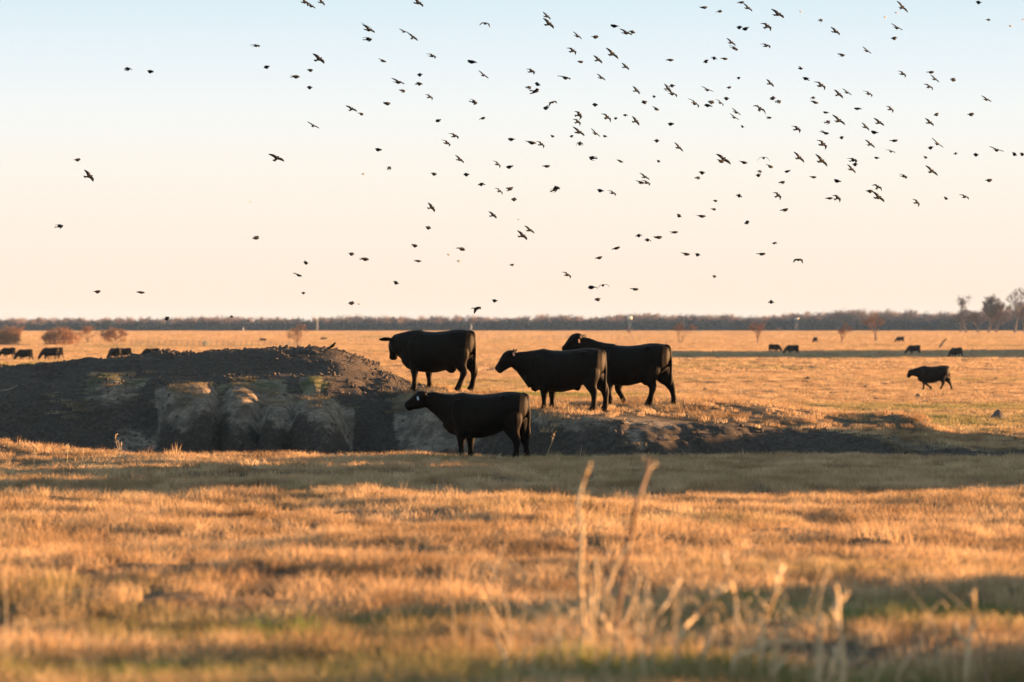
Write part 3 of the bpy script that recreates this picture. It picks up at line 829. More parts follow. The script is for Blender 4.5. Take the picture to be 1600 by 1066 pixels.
# ------------------------------------------------------------------ birds
def wing(mb, side, segs, chord, th=0.006):
    """segs: joint points out from the shoulder; chord: (front, back) reach along x at each joint"""
    top, bot = [], []
    for (p, (a, b)) in zip(segs, chord):
        x, y, z = p
        top += [(x + a, y * side, z + th), (x - b, y * side, z + th * .3)]
        bot += [(x + a, y * side, z - th), (x - b, y * side, z - th * .3)]
    n = len(segs)
    f = []
    for i in range(n - 1):
        a, b = 2 * i, 2 * i + 1
        f += [(a, a + 2, b + 2, b), (2 * n + a, 2 * n + b, 2 * n + b + 2, 2 * n + a + 2), (a, 2 * n + a, 2 * n + a + 2, a + 2), (b, b + 2, 2 * n + b + 2, 2 * n + b)]
    e = 2 * (n - 1)
    f += [(e, 2 * n + e, 2 * n + e + 1, e + 1), (0, 1, 2 * n + 1, 2 * n)]
    mb.add(top + bot, f)
def bird_mesh(name, pose, mat):
    mb = MB()
    mb.loft([((.118, 0, .006), .002, .002), ((.10, 0, .010), .008, .007), ((.088, 0, .012), .016, .015), ((.07, 0, .010), .020, .018), ((.045, 0, .002), .027, .026), ((.01, 0, -.003), .032, .031), ((-.03, 0, 0), .025, .026), ((-.065, 0, .003), .012, .018), ((-.085, 0, .004), .006, .016)], 10)
    fan = {'fold': .014, 'half': .02}.get(pose, .032)
    mb.loft([((-.07, 0, .004), .004, .014), ((-.11, 0, .005), .003, fan), ((-.145, 0, .005), .002, fan * 1.05)], 8)
    for s in (-1, 1):
        if pose == 'glide': wing(mb, s, [(.03, .02, .012), (.042, .07, .02), (.022, .12, .025), (-.025, .172, .028)], [(.026, .07), (.024, .075), (.02, .055), (.008, .008)])
        elif pose == 'up': wing(mb, s, [(.03, .02, .015), (.045, .055, .065), (.03, .08, .115), (-.005, .10, .17)], [(.026, .07), (.024, .075), (.02, .055), (.008, .008)])
        elif pose == 'down': wing(mb, s, [(.03, .02, .012), (.04, .07, .015), (.03, .115, -.02), (.0, .155, -.075)], [(.026, .07), (.024, .075), (.02, .055), (.008, .008)])
        elif pose == 'swept': wing(mb, s, [(.03, .02, .012), (.055, .07, .02), (.01, .11, .012), (-.065, .145, .0)], [(.026, .07), (.024, .07), (.02, .05), (.008, .008)])
        elif pose == 'half': wing(mb, s, [(.03, .02, .008), (.05, .045, .004), (-.02, .058, -.012), (-.09, .05, -.018)], [(.018, .05), (.015, .06), (.02, .035), (.006, .006)])
        else: wing(mb, s, [(.03, .022, .010), (.04, .042, .006), (-.03, .042, .0), (-.10, .018, .0)], [(.015, .05), (.012, .06), (.02, .03), (.006, .006)])
    return mb.mesh(name, True, mat)
BM = {p: bird_mesh('bird_' + p, p, M['bird']) for p in ('glide', 'up', 'down', 'swept', 'half', 'fold')}
BP = bird_mesh('bird_sunlit_tone', 'half', M['birdp'])
# photograph column, row, pose: S large spread, s spread, h half closed, f wings arched low, b closed, t tiny, p pale in the sun
BIRDS = '''200,108b 235,112b 121,250b 139,276S 93,354h 152,456b 220,457h 261,498b 362,495t 391,315p 476,4S 486,10s 502,4s 653,5S 572,41s 576,47S 575,62h 631,50s 645,59s 758,37f
400,72s 498,93S 417,105b 485,110b 462,120b 484,137b 598,95h 675,88s 737,97b 656,117b 655,131b 755,118s 622,129S 629,142s 671,152s 605,162b 549,171s 564,178s 740,160h 684,189t 754,185f 710,213s
698,224s 489,197s 591,234b 718,250s 432,248S 608,263s 777,257s 796,261b 568,272p 678,272b 729,273b 752,288b 780,299s 797,295b 674,325s 770,337s 669,356b 400,372b 648,384b 721,389b 549,397b 570,405b
653,408h 701,398p 717,408p 478,411f 466,430h 619,442b 474,458t 549,474b 561,475p 773,470b 745,482f 854,26s 857,38S 902,57s 930,58b 960,41b 978,52S 988,50b 894,80s 907,97t 934,94s 956,85S 1047,94f 977,105s
883,122S 830,112s 840,132b 826,137h 836,143h 939,122s 863,160f 853,169b 930,164b 994,142s 1022,151t 1007,160b 1025,170h 1050,134b 1043,139s 1050,147S 904,180s 902,191s 904,207S 948,184S 962,185t 977,180t
993,190s 893,213t 906,225b 930,209s 945,213t 863,213t 830,223b 845,226s 799,218b 926,247f 969,252h 1029,252t 854,260f 1060,231s 1048,194b 1026,220b 1100,12f 1124,18f 1158,4f 1168,13s 1155,43b 1165,45b 1142,67s
1147,76h 1103,96b 1116,91b 1132,92f 1154,122t 1105,141s 1139,137t 1135,154b 1085,162S 1111,160b 1106,165b 1125,161s 1150,176s 1147,184s 1160,198t 1130,250S 1126,252b 1162,254f 1193,247f 1187,171S
866,297h 870,294b 938,298b 957,302s 1007,277s 1001,285h 1010,286s 1090,278s 1097,270b 1187,268s 1185,274b 1118,314t 1115,327h 1155,306b 1061,337b 1096,338f 1054,363f 998,368b 1012,375b 1029,371b 963,388f 936,403f
1072,397h 1090,398b 1167,348b 1190,397f 816,369S 827,360s 810,343p 800,414t 886,430s 925,449b 942,446f 934,468b 992,452h 1116,432t 803,312b 1215,23S 1198,42S 1197,72s 1251,18p 1282,32s 1305,50s 1409,12S 1400,20p
1383,27p 1401,44S 1397,60b 1354,80s 1315,86h 1529,4b 1544,31t 1579,41p 1598,31p 1410,116s 1454,113h 1460,124s 1451,136s 1489,125b 1541,156s 1251,107t 1259,123b 1282,134S 1203,131s 1310,148s 1323,145s 1357,147s
1270,153f 1273,160h 1207,154b 1216,159s 1340,170f 1391,171s 1290,176t 1310,189S 1293,191s 1202,184t 1245,202s 1289,208h 1315,215b 1373,192s 1352,199s 1366,207b 1463,179b 1517,179b 1452,192s 1359,226s 1397,220h
1392,237s 1370,247t 1285,226S 1248,247S 1283,252S 1464,225S 1454,231b 1446,246t 1493,240f 1525,242b 1557,235S 1585,241b 1597,241b 1203,260h 1333,251h 1336,257b 1330,265s 1230,268t 1271,277f 1222,285h 1308,283b
1412,276h 1455,268S 1545,282b 1371,293s 1359,299b 1372,309S 1215,306s 1296,310f 1308,310s 1432,317s 1478,310t 1507,308s 1226,328h 1210,380t 1247,406f 1205,472b'''.split()
ORD = ['first', 'second', 'third', 'fourth', 'fifth', 'sixth', 'seventh', 'eighth', 'ninth', 'tenth', 'eleventh', 'twelfth', 'thirteenth', 'fourteenth', 'fifteenth', 'sixteenth', 'seventeenth', 'eighteenth', 'nineteenth', 'twentieth']
KIND = {'S': 'large spread-winged bird', 's': 'spread-winged bird', 'h': 'bird with half-closed wings', 'f': 'bird with wings arched low', 'b': 'bird with wings closed', 't': 'tiny bird', 'p': 'tiny pale sunlit bird'}
def zone(px, py):
    c = 'far left' if px < 320 else 'left of centre' if px < 620 else 'over the mound cow' if px < 780 else 'over the middle cow' if px < 900 else 'over the tall cow' if px < 1060 else 'right of the tall cow' if px < 1200 else 'over the grazing pair' if px < 1350 else 'over the walking cow' if px < 1480 else 'far right'
    r = 'top edge' if py < 65 else 'high sky' if py < 130 else 'upper sky' if py < 190 else 'middle sky' if py < 250 else 'lower-middle sky' if py < 340 else 'low sky' if py < 425 else 'just above woods'
    return r + ', ' + c
blist = []
for q in BIRDS:
    a, b = q[:-1].split(',')
    blist.append((float(a), float(b), q[-1]))
zones = {}
for q in blist: zones.setdefault((zone(q[0], q[1]), q[2]), []).append(q)
for v in zones.values(): v.sort()
br = random.Random(5)
for (px, py, k) in blist:
    size = {'S': 24.5, 's': 19, 'h': 12.5, 'f': 11, 'b': 7.8, 't': 5.4, 'p': 5.5}[k] * br.uniform(.9, 1.1)
    def nrm(*v): return Vector(v).normalized()
    j = lambda s: br.gauss(0, s)
    if k in 'Ss':
        pose = br.choice(['glide', 'glide', 'glide', 'swept', 'swept', 'half', 'glide', 'swept'] if k == 's' else ['glide', 'glide', 'swept'])
        F = nrm(.50 + j(.14), .80, .12 + j(.12))
        Rg = nrm(.8, 0, -.46 + j(.13))
        real = .33
    elif k == 'h':
        pose = br.choice(['half', 'swept', 'half'])
        F = nrm(.75 + j(.2), .6, -.05 + j(.2)); Rg = nrm(.5, -.4, -.35 + j(.2)); real = .20
    elif k == 'f':
        pose = br.choice(['down', 'half', 'fold'])
        F = nrm(.5 + j(.5), .75, j(.1)); Rg = nrm(.75, -.5, j(.15)); real = .16 if pose != 'down' else .26
        if pose == 'down': size *= 1.5
    elif k == 'p':
        pose = 'half'; F = nrm(-.4 + j(.4), -.7, j(.2)); Rg = nrm(-.8, .2, j(.3)); real = .16
    else:
        pose = br.choice(['fold', 'fold', 'half'])
        F = nrm(j(.34), .85, j(.10)); Rg = nrm(.85, 0, -.1 + j(.22)); real = .085
    d = real * FPX / size
    d = min(max(d, 66), 190)
    Rg = (Rg - F * Rg.dot(F)).normalized()
    L = -Rg
    U = F.cross(L).normalized()
    mt = Matrix((F, L, U)).transposed().to_4x4()
    zn_ = zones[(zone(px, py), k)]
    i = zn_.index((px, py, k))
    lab = 'only ' + KIND[k] + ', ' + zone(px, py)
    if len(zn_) > 1:
        lab = (ORD[i] + ' ' if len(zn_) < 20 else '') + KIND[k] + ' from left, ' + zone(px, py)
    o = link('bird', BP if k == 'p' else BM[pose])
    mt.translation = ((px - 800) / FPX * d, d, CAM_Z - (py - HOR) / FPX * d)
    o.matrix_world = mt
    tag(o, lab, 'bird', 'birds of the flock in flight')
# one bird perched on the crest
x, y, z = hit(519, 549, 80, 130)
o = link('perched_bird', BM['fold'], loc=(x, y, z + .09), rot=(0, R(-35), R(20)), scale=1.15)
tag(o, 'small dark bird perched on the crest of the soil mound', 'bird')

# ------------------------------------------------------------------ trees
def branch(mb, r, p, d, L, rad, depth, spread, droop, minr, nsplit=(2, 3), seg=3):
    pts, rads = [p.copy()], [rad]
    dd = d.copy()
    for i in range(seg):
        dd = (dd + Vector((r.gauss(0, .16), r.gauss(0, .16), r.gauss(0, .10) + droop))).normalized()
        pts.append(pts[-1] + dd * (L / seg)); rads.append(max(minr * .7, rad * (1 - .32 * (i + 1) / seg)))
    mb.tube(pts, rads, 3 if depth < 3 else 5, cap=False)
    if depth <= 0: return
    for k in range(r.randint(*nsplit)):
        t = r.uniform(.45, 1.0) if k else 1.0
        j = min(seg, max(1, int(round(t * seg))))
        a = r.uniform(0, 6.283)
        sd = Vector((math.cos(a), math.sin(a), r.uniform(-.1, .5))).normalized()
        nd = (dd * (1 - spread) + sd * spread).normalized()
        branch(mb, r, pts[j], nd, L * r.uniform(.62, .82), max(minr, rads[j] * r.uniform(.55, .72)), depth - 1, spread, droop, minr, nsplit, seg)

def tree(name, x, y, h, label, cat='tree', group=None, seed=0, depth=5, spread=.45, trunk_h=.3, trunk_r=.03, minr=.014, mats=('bark', 'twig'), multi=1, lean=0.0, nsplit=(2, 4), width=1.0):
    r = random.Random(seed)
    root = empty(name, (x, y, tz(x, y) - .05 * h * 0), 0)
    tm, cm = MB(), MB()
    for m in range(multi):
        a = r.uniform(0, 6.283)
        out = .25 * (multi > 1)
        d = Vector((math.cos(a) * out + lean, math.sin(a) * out, 1)).normalized()
        th = h * trunk_h * r.uniform(.85, 1.15)
        pts = [Vector((math.cos(a) * .04 * h * (multi > 1), math.sin(a) * .04 * h * (multi > 1), -.2))]
        for i in range(4):
            d = (d + Vector((r.gauss(0, .07), r.gauss(0, .07), .05))).normalized()
            pts.append(pts[-1] + d * (th / 4))
        R0 = h * trunk_r / math.sqrt(multi)
        tm.tube(pts, [R0 * 1.35, R0, R0 * .92, R0 * .86, R0 * .8], 7)
        n = r.randint(3, 5) if multi == 1 else r.randint(2, 3)
        for k in range(n):
            b = 6.283 * k / n + r.uniform(-.4, .4)
            nd = (d * (1 - spread * .8) + Vector((math.cos(b), math.sin(b), .25)) * spread).normalized()
            branch(cm, r, pts[-1 if k < 2 else -2], nd, h * .27 * r.uniform(.8, 1.15), R0 * .6, depth, spread, .03, h * minr * .12, nsplit)
    v = np.array(cm.v)
    top = v[:, 2].max()
    s = (h / top)
    def fix(mb, nm, mat):
        q = np.array(mb.v); q[:, 2] *= s; q[:, :2] *= s * width
        return mesh(nm, q, mb.f, False, M[mat])
    link('trunk', fix(tm, 'trunk', mats[0]), parent=root)
    link('crown', fix(cm, 'crown', mats[1]), parent=root)
    tag(root, label, cat, group)
    return root

def far_tree(px, py, top, label, seed, group=None, y0=110, **kw):
    x, y, z = hit(px, py, y0)
    h = CAM_Z - (top - HOR) / FPX * y - z
    return tree(kw.pop('name', 'bare_tree'), x, y, h, label, group=group, seed=seed, **kw)
GT = 'small bare trees on the pasture'
far_tree(465, 541, 505, 'small bare tree standing behind the soil mound', 1, GT, depth=5, nsplit=(2, 3), minr=.05, trunk_h=.22, spread=.5, mats=('bark', 'rust'), y0=300)
far_tree(1063, 537, 501, 'small bare tree just right of the tall cow', 2, GT, depth=5, nsplit=(2, 3), minr=.05, multi=2, spread=.38, mats=('bark', 'rust'), y0=300)
far_tree(1184, 537, 502, 'small bare tree left of the grazing pair', 3, GT, depth=5, nsplit=(2, 3), minr=.05, spread=.42, mats=('bark', 'rust'), y0=300)
far_tree(1315, 537, 499, 'small bare tree right of the grazing pair', 4, GT, depth=5, nsplit=(2, 3), minr=.05, spread=.38, mats=('bark', 'rust'), y0=300)
far_tree(1369, 533, 489, 'bare two-stemmed tree between the grazing pair and the big trees', 5, GT, depth=5, nsplit=(2, 3), minr=.05, multi=2, spread=.42, mats=('bark', 'rust'), y0=300)
far_tree(985, 526, 512, 'very small bare sapling showing over the tall cow', 6, GT, depth=3, minr=.09, spread=.5, mats=('bark', 'rust'), y0=300)
far_tree(1216, 520, 511, 'very small bare sapling at the foot of the woods', 7, GT, depth=3, minr=.09, spread=.45, mats=('bark', 'rust'), y0=300)
far_tree(180, 539.5, 510, 'round rusty bare tree above the crest cattle', 8, None, depth=5, minr=.03, multi=4, spread=.5, trunk_h=.05, trunk_r=.02, mats=('bark', 'rust'), y0=300)
GB = 'rusty thickets at far left'
def thicket(px, py, top, w, label, seed):
    x, y, z = hit(px, py, 300)
    h = CAM_Z - (top - HOR) / FPX * y - z
    rw = w / 2 / FPX * y
    r = random.Random(seed)
    root = empty('thicket', (x, y, z))
    st, cm = MB(), MB()
    for i in range(170):
        a, q = r.uniform(0, 6.283), math.sqrt(r.random())
        p = Vector((rw * .8 * q * math.cos(a), rw * .6 * q * math.sin(a), -.1))
        d = Vector((math.cos(a) * .35 * q + r.gauss(0, .15), math.sin(a) * .35 * q + r.gauss(0, .15), 1)).normalized()
        L = h * (1 - .5 * q * q) * r.uniform(.4, .62)
        st.tube([p, p + d * L * .3], [.035, .03], 4, cap=False)
        branch(cm, r, p + d * L * .3, d, L * .62, .04, 3, .34, .03, .022, (2, 3), 2)
    link('stems', st.mesh('stems', mat=M['rust']), parent=root)
    link('crown', cm.mesh('crown', mat=M['rust']), parent=root)
    tag(root, label, 'bush', GB)
thicket(94, 540, 508, 66, 'wide rusty thicket of bare brush at left', 9)
thicket(10, 540, 509, 46, 'rusty thicket of bare brush at the left edge', 10)
far_tree(138, 536, 507, 'bare brushy tree between the wide thicket and the round tree', 11, GB, depth=5, minr=.03, multi=3, spread=.45, trunk_h=.15, mats=('bark', 'rust'), y0=300)
far_tree(24, 540, 504, 'slim bare tree at left edge beside the thicket', 12, GB, depth=4, minr=.03, spread=.4, mats=('bark', 'rust'), y0=300)
GR = 'large bare trees at the right edge'
BY = 1500
def big(px, top, label, seed, yy=1500, **kw):
    x = (px - 800) / FPX * yy
    z = tz(x, yy)
    h = CAM_Z - (top - HOR) / FPX * yy - z
    tree('bare_tree', x, yy, h, label, group=GR, seed=seed, **kw)
big(1510, 460, 'leaning bare oak at the left end of the big trees', 21, depth=6, nsplit=(2, 3), minr=.033, trunk_h=.42, lean=-.32, spread=.45, mats=('bark', 'twig'))
big(1498, 482, 'dark twiggy tree standing behind the leaning oak', 22, 1540, depth=5, nsplit=(2, 4), minr=.033, multi=2, spread=.5, trunk_h=.3, mats=('bark', 'twig'))
big(1543, 457, 'tall bushy bare tree in the middle of the big trees', 23, 1480, depth=6, nsplit=(2, 4), minr=.033, multi=3, spread=.35, trunk_h=.3, mats=('bark', 'twig'))
big(1556, 477, 'low dense bare tree under the tall bushy one', 24, 1520, depth=5, nsplit=(2, 4), minr=.033, multi=3, spread=.55, trunk_h=.25, mats=('bark', 'twig'))
big(1586, 448, 'tallest bare oak with open forked crown at the right edge', 25, 1470, depth=6, nsplit=(2, 3), minr=.033, trunk_h=.36, spread=.42, mats=('bark', 'twig'))
big(1602, 466, 'bare tree cut by the right edge of the picture', 26, 1500, depth=5, nsplit=(2, 4), minr=.033, multi=2, spread=.5, trunk_h=.3, mats=('bark', 'twig'))
big(1528, 484, 'small dense tree between the leaning oak and the bushy tree', 27, 1500, depth=5, nsplit=(2, 4), minr=.033, multi=3, spread=.5, trunk_h=.2, mats=('bark', 'twig'))

# far woods: one mass of bare trees over dark understory
def wood_tree(seed, mat, h=1.0, multi=1):
    r = random.Random(seed)
    mb = MB()
    mb.tube([(0, 0, -.1), (r.gauss(0, .02), 0, .2), (r.gauss(0, .03), 0, .42)], [.03, .024, .02], 4)
    for k in range(5):
        a = 6.283 * k / 5 + r.uniform(-.4, .4)
        branch(mb, r, Vector((0, 0, .25 + .04 * k)), Vector((math.cos(a) * .6, math.sin(a) * .6, .9)).normalized(), .26, .013, 4, .42, .04, .0045, (2, 4), 2)
    return bpy.data.objects.new('wood_tree', mb.mesh('wood_tree', mat=mat))
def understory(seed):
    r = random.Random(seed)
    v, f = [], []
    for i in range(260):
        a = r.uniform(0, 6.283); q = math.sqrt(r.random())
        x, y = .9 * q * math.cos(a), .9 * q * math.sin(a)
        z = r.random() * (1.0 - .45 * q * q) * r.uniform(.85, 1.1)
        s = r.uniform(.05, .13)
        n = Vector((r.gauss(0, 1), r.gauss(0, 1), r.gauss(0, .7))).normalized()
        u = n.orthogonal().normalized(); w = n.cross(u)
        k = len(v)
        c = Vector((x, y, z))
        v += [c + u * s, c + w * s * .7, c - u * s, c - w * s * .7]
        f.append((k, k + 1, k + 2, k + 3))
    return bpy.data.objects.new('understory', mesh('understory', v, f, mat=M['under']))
wt = [wood_tree(200 + i, M['woods']) for i in range(6)]
us = [understory(300 + i) for i in range(4)]
n = 2600
x = rng.uniform(-620, 620, n); y = 2200 + 220 * rng.random(n) ** 1.3
prof = np.interp(x, [-620, -290, -100, 0, 120, 200, 290, 620], [6.8, 7.2, 7.6, 8.4, 9.2, 10.0, 11.0, 11.6])
sc = prof * (0.75 + 0.35 * rng.random(n)) * (0.88 + 0.24 * vnoise(x * 0.04, y * 0 + 3, 81))
scatter('far_woods', np.stack([x, y, T(x, y) - .1], -1), rng.uniform(0, 6.28, n), sc, rng.integers(0, 6, n), np.zeros(n), wt, 'distant belt of bare pinkish woods along the horizon', 'woods')
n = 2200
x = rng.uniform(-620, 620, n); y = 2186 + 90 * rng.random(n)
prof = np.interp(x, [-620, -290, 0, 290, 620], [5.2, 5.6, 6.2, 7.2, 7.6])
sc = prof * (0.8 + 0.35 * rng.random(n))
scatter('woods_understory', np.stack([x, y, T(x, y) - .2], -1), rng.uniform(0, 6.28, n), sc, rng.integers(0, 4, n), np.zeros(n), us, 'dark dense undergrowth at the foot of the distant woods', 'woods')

# ------------------------------------------------------------------ far structures
def at(px, yy):
    x = (px - 800) / FPX * yy
    return x, yy, tz(x, yy)
def zpix(py, yy): return CAM_Z - (py - HOR) / FPX * yy
# water tower with a wide pale green tank
yy = 2700
x, y, z = at(256, yy); zt, zb = zpix(500.5, yy), zpix(508, yy)
root = empty('water_tower', (x, y, z))
mb = MB(); mb.loft([((0, 0, zt - z), .1, .1), ((0, 0, zt - z - .8), 3.2, 3.2), ((0, 0, zt - z - 2), 6.0, 6.0), ((0, 0, zb - z + .8), 6.9, 6.9), ((0, 0, zb - z), 6.2, 6.2), ((0, 0, zb - z - .8), 2.5, 2.5)], 24, up=Vector((1, 0, 0)))
link('tank', mb.mesh('tank', True, M['tank']), parent=root)
for a in range(4):
    mb = MB(); c, s_ = math.cos(a * 1.571 + .6), math.sin(a * 1.571 + .6)
    mb.tube([(c * 2.2, s_ * 2.2, 0), (c * 1.3, s_ * 1.3, zb - z)], .22, 6)
    link('leg', mb.mesh('leg', mat=M['steel']), parent=root)
tag(root, 'wide pale green water tower rising over the woods at left', 'water tower')
# small elevated tanks
for px, t0, t1, w, lb in [(984, 494.5, 499, 7.5, 'pale box-shaped tank on legs over the woods behind the tall cow'), (1245, 497, 499, 7.5, 'thin pale tank on a mast against the woods over the grazing pair')]:
    yy = 1900
    x, y, z = at(px, yy)
    a, b = zpix(t0, yy) - z, zpix(t1, yy) - z
    root = empty('elevated_tank', (x, y, z))
    mb = MB(); mb.loft([((0, 0, b), .8, .8), ((0, 0, b + .12), 1.15, 1.15), ((0, 0, a - .15), 1.15, 1.15), ((0, 0, a), .5, .5)], 14, up=Vector((1, 0, 0)))
    link('tank', mb.mesh('tank', True, M['cream']), parent=root)
    for s_ in (-1, 1):
        mb = MB(); mb.tube([(s_ * .75, 0, 0), (s_ * .4, 0, b)], .07, 5); link('leg', mb.mesh('leg', mat=M['steel']), parent=root)
    mb = MB(); mb.tube([(-.6, 0, b * .3), (.5, 0, b * .7)], .05, 4); link('brace', mb.mesh('brace', mat=M['steel']), parent=root)
    tag(root, lb, 'tank')
# masts and poles
for px, t0, kind, lb in [(496, 490, 'mast', 'tall thin lattice mast standing up through the woods'), (380, 511, 'pole', 'short pale pole before the woods left of the mast'),
                         (736, 506, 'pole', 'pale pole with a box before the woods over the mound cow')]:
    yy = 1950
    x, y, z = at(px, yy); h = zpix(t0, yy) - z
    root = empty('lattice_mast' if kind == 'mast' else 'utility_pole', (x, y, z))
    mb = MB()
    if kind == 'mast':
        for i in range(3):
            c, s_ = math.cos(i * 2.094), math.sin(i * 2.094)
            mb = MB(); mb.tube([(c * .5, s_ * .5, 0), (c * .25, s_ * .25, h)], .04, 4); link('leg', mb.mesh('leg', mat=M['steel']), parent=root)
        mb = MB()
        for i in range(9):
            z0, z1 = h * i / 9, h * (i + 1) / 9
            for k in range(3):
                a, b = k * 2.094, (k + 1) * 2.094
                q = .5 - .25 * i / 9
                mb.tube([(math.cos(a) * q, math.sin(a) * q, z0), (math.cos(b) * q, math.sin(b) * q, z1)], .02, 3)
        link('lattice', mb.mesh('lattice', mat=M['steel']), parent=root)
    else:
        mb.tube([(0, 0, -.2), (0, 0, h)], [.22, .16], 8); link('shaft', mb.mesh('shaft', mat=M['steel']), parent=root)
        mb = MB(); mb.box((0, 0, h - .6), (1.8, .15, .15)); link('crossarm', mb.mesh('crossarm', mat=M['wood']), parent=root)
        if px > 700:
            mb = MB(); mb.box((.4, 0, h * .55), (.5, .5, .9)); link('box', mb.mesh('box', mat=M['cream']), parent=root)
    tag(root, lb, 'mast' if kind == 'mast' else 'pole')
# stock tanks (low dark troughs)
for px, py, lb in [(411, 533.5, 'low dark stock trough on the field, left of the small bare tree'), (506, 531.5, 'low dark stock trough on the field, right of the small bare tree')]:
    x, y, z = hit(px, py, 300)
    root = empty('stock_trough', (x, y, z))
    w = 10.5 / FPX * y
    mb = MB(); mb.loft([((-w / 2, 0, .3), .28, .35, .6), ((-w / 2 + .1, 0, .3), .34, .42, .6), ((w / 2 - .1, 0, .3), .34, .42, .6), ((w / 2, 0, .3), .28, .35, .6)], 12)
    link('basin', mb.mesh('basin', mat=M['black']), parent=root)
    mb = MB(); mb.box((0, 0, .62), (w * .98, .86, .06)); link('rim', mb.mesh('rim', mat=M['black']), parent=root)
    tag(root, lb, 'trough')
# round bale by the fence
x, y, z = hit(322, 541, 300)
mb = MB(); mb.loft([((0, -.75, .75), .70, .70), ((0, -.70, .75), .77, .77), ((0, .70, .75), .77, .77), ((0, .75, .75), .70, .70)], 20)
o = link('hay_bale', mb.mesh('hay_bale', mat=M['hay']), loc=(x, y, z - .03), rot=(0, 0, R(25)), scale=.72)
tag(o, 'pale round bale by the far fence behind the mound', 'hay bale')
# wire fence
def fence(p0, p1, n, label):
    a, b = hit(p0[0], p0[1], 300), hit(p1[0], p1[1], 300)
    root = empty('wire_fence', a)
    pm = MB(); pm.tube([(0, 0, -.2), (0, 0, 1.25)], [.09, .075], 6)
    pm = pm.mesh('post', mat=M['wood'])
    pts = []
    for i in range(n):
        t = i / (n - 1)
        x, y = a[0] + (b[0] - a[0]) * t, a[1] + (b[1] - a[1]) * t
        z = tz(x, y)
        pts.append(Vector((x - a[0], y - a[1], z - a[2])))
        link('post', pm, parent=root, loc=pts[-1], rot=(random.gauss(0, .04), random.gauss(0, .04), 0))
    for hz in (.45, .8, 1.15):
        mb = MB(); mb.tube([p + Vector((0, .09, hz)) for p in pts], .022, 3); link('wire', mb.mesh('wire', mat=M['wood']), parent=root)
    tag(root, label, 'fence')
fence((205, 541), (470, 543), 30, 'wire fence across the field above the left crest')
fence((545, 533.5), (1000, 531.5), 40, 'wire fence running behind the mound cow and tall cow')

# ------------------------------------------------------------------ small things on the ground
GM = 'dirt mounds on the pasture'
for i, (px, py, w, h, lb) in enumerate([
        (1560, 655, 38, 14, 'largest dirt mound, at the right edge of the pasture'), (1434, 622, 16, 6, 'dirt mound below and left of the walking cow'), (1352, 608, 14, 6, 'dirt mound left of the walking cow'),
        (1262, 597, 16, 6, 'dirt mound below the grazing pair'), (1242, 580, 9, 4, 'small dirt mound close under the grazing pair'), (1253, 577, 10, 4, 'small dirt mound beside the one under the grazing pair'),
        (1556, 594, 20, 5, 'flat dirt mound right of the walking cow'), (1225, 574, 9, 3, 'low dirt mound at the left under the grazing pair'), (1543, 571, 12, 4, 'dirt mound beyond and right of the walking cow'),
        (1402, 588, 12, 3, 'low dirt mound ahead of the walking cow'), (1516, 573, 10, 3, 'small dirt mound beyond the walking cow'), (1166, 615, 12, 4, 'dirt mound right of the tall cow'),
        (1102, 611, 18, 5, 'grassy dirt mound nearest the tall cow')]):
    x, y, z = hit(px, py, 100)
    rx, hh = w / 2 / FPX * y, h / FPX * y
    n1, n2 = 16, 6
    v, f = [], []
    r = random.Random(i)
    for a in range(n2 + 1):
        for b in range(n1):
            q = a / n2; th = 6.283 * b / n1
            rr = q * (1 + .18 * math.sin(2 * th + i) + r.uniform(-.08, .08))
            v.append((rx * rr * math.cos(th), rx * .8 * rr * math.sin(th), hh * (math.cos(q * math.pi) * .5 + .5) * (1 + r.uniform(-.12, .12)) - .02 * q - (.06 if a == n2 else 0)))
    for a in range(n2):
        for b in range(n1):
            f.append((a * n1 + b, a * n1 + (b + 1) % n1, (a + 1) * n1 + (b + 1) % n1, (a + 1) * n1 + b)[::-1])
    o = link('dirt_mound', mesh('dirt_mound', v, f, True, M['soil']), loc=(x, y, z))
    tag(o, lb, 'dirt mound', GM)
# leaning stump on the far pasture
x, y, z = hit(1467, 545, 300)
mb = MB(); mb.tube([(0, 0, -.1), (.5, 0, .7), (1.1, 0, 1.5), (1.5, .1, 1.75)], [.22, .2, .17, .08], 7)
o = link('leaning_stump', mb.mesh('leaning_stump', mat=M['bark']), loc=(x, y, z)); tag(o, 'dark leaning stump between the far cattle at right', 'stump')

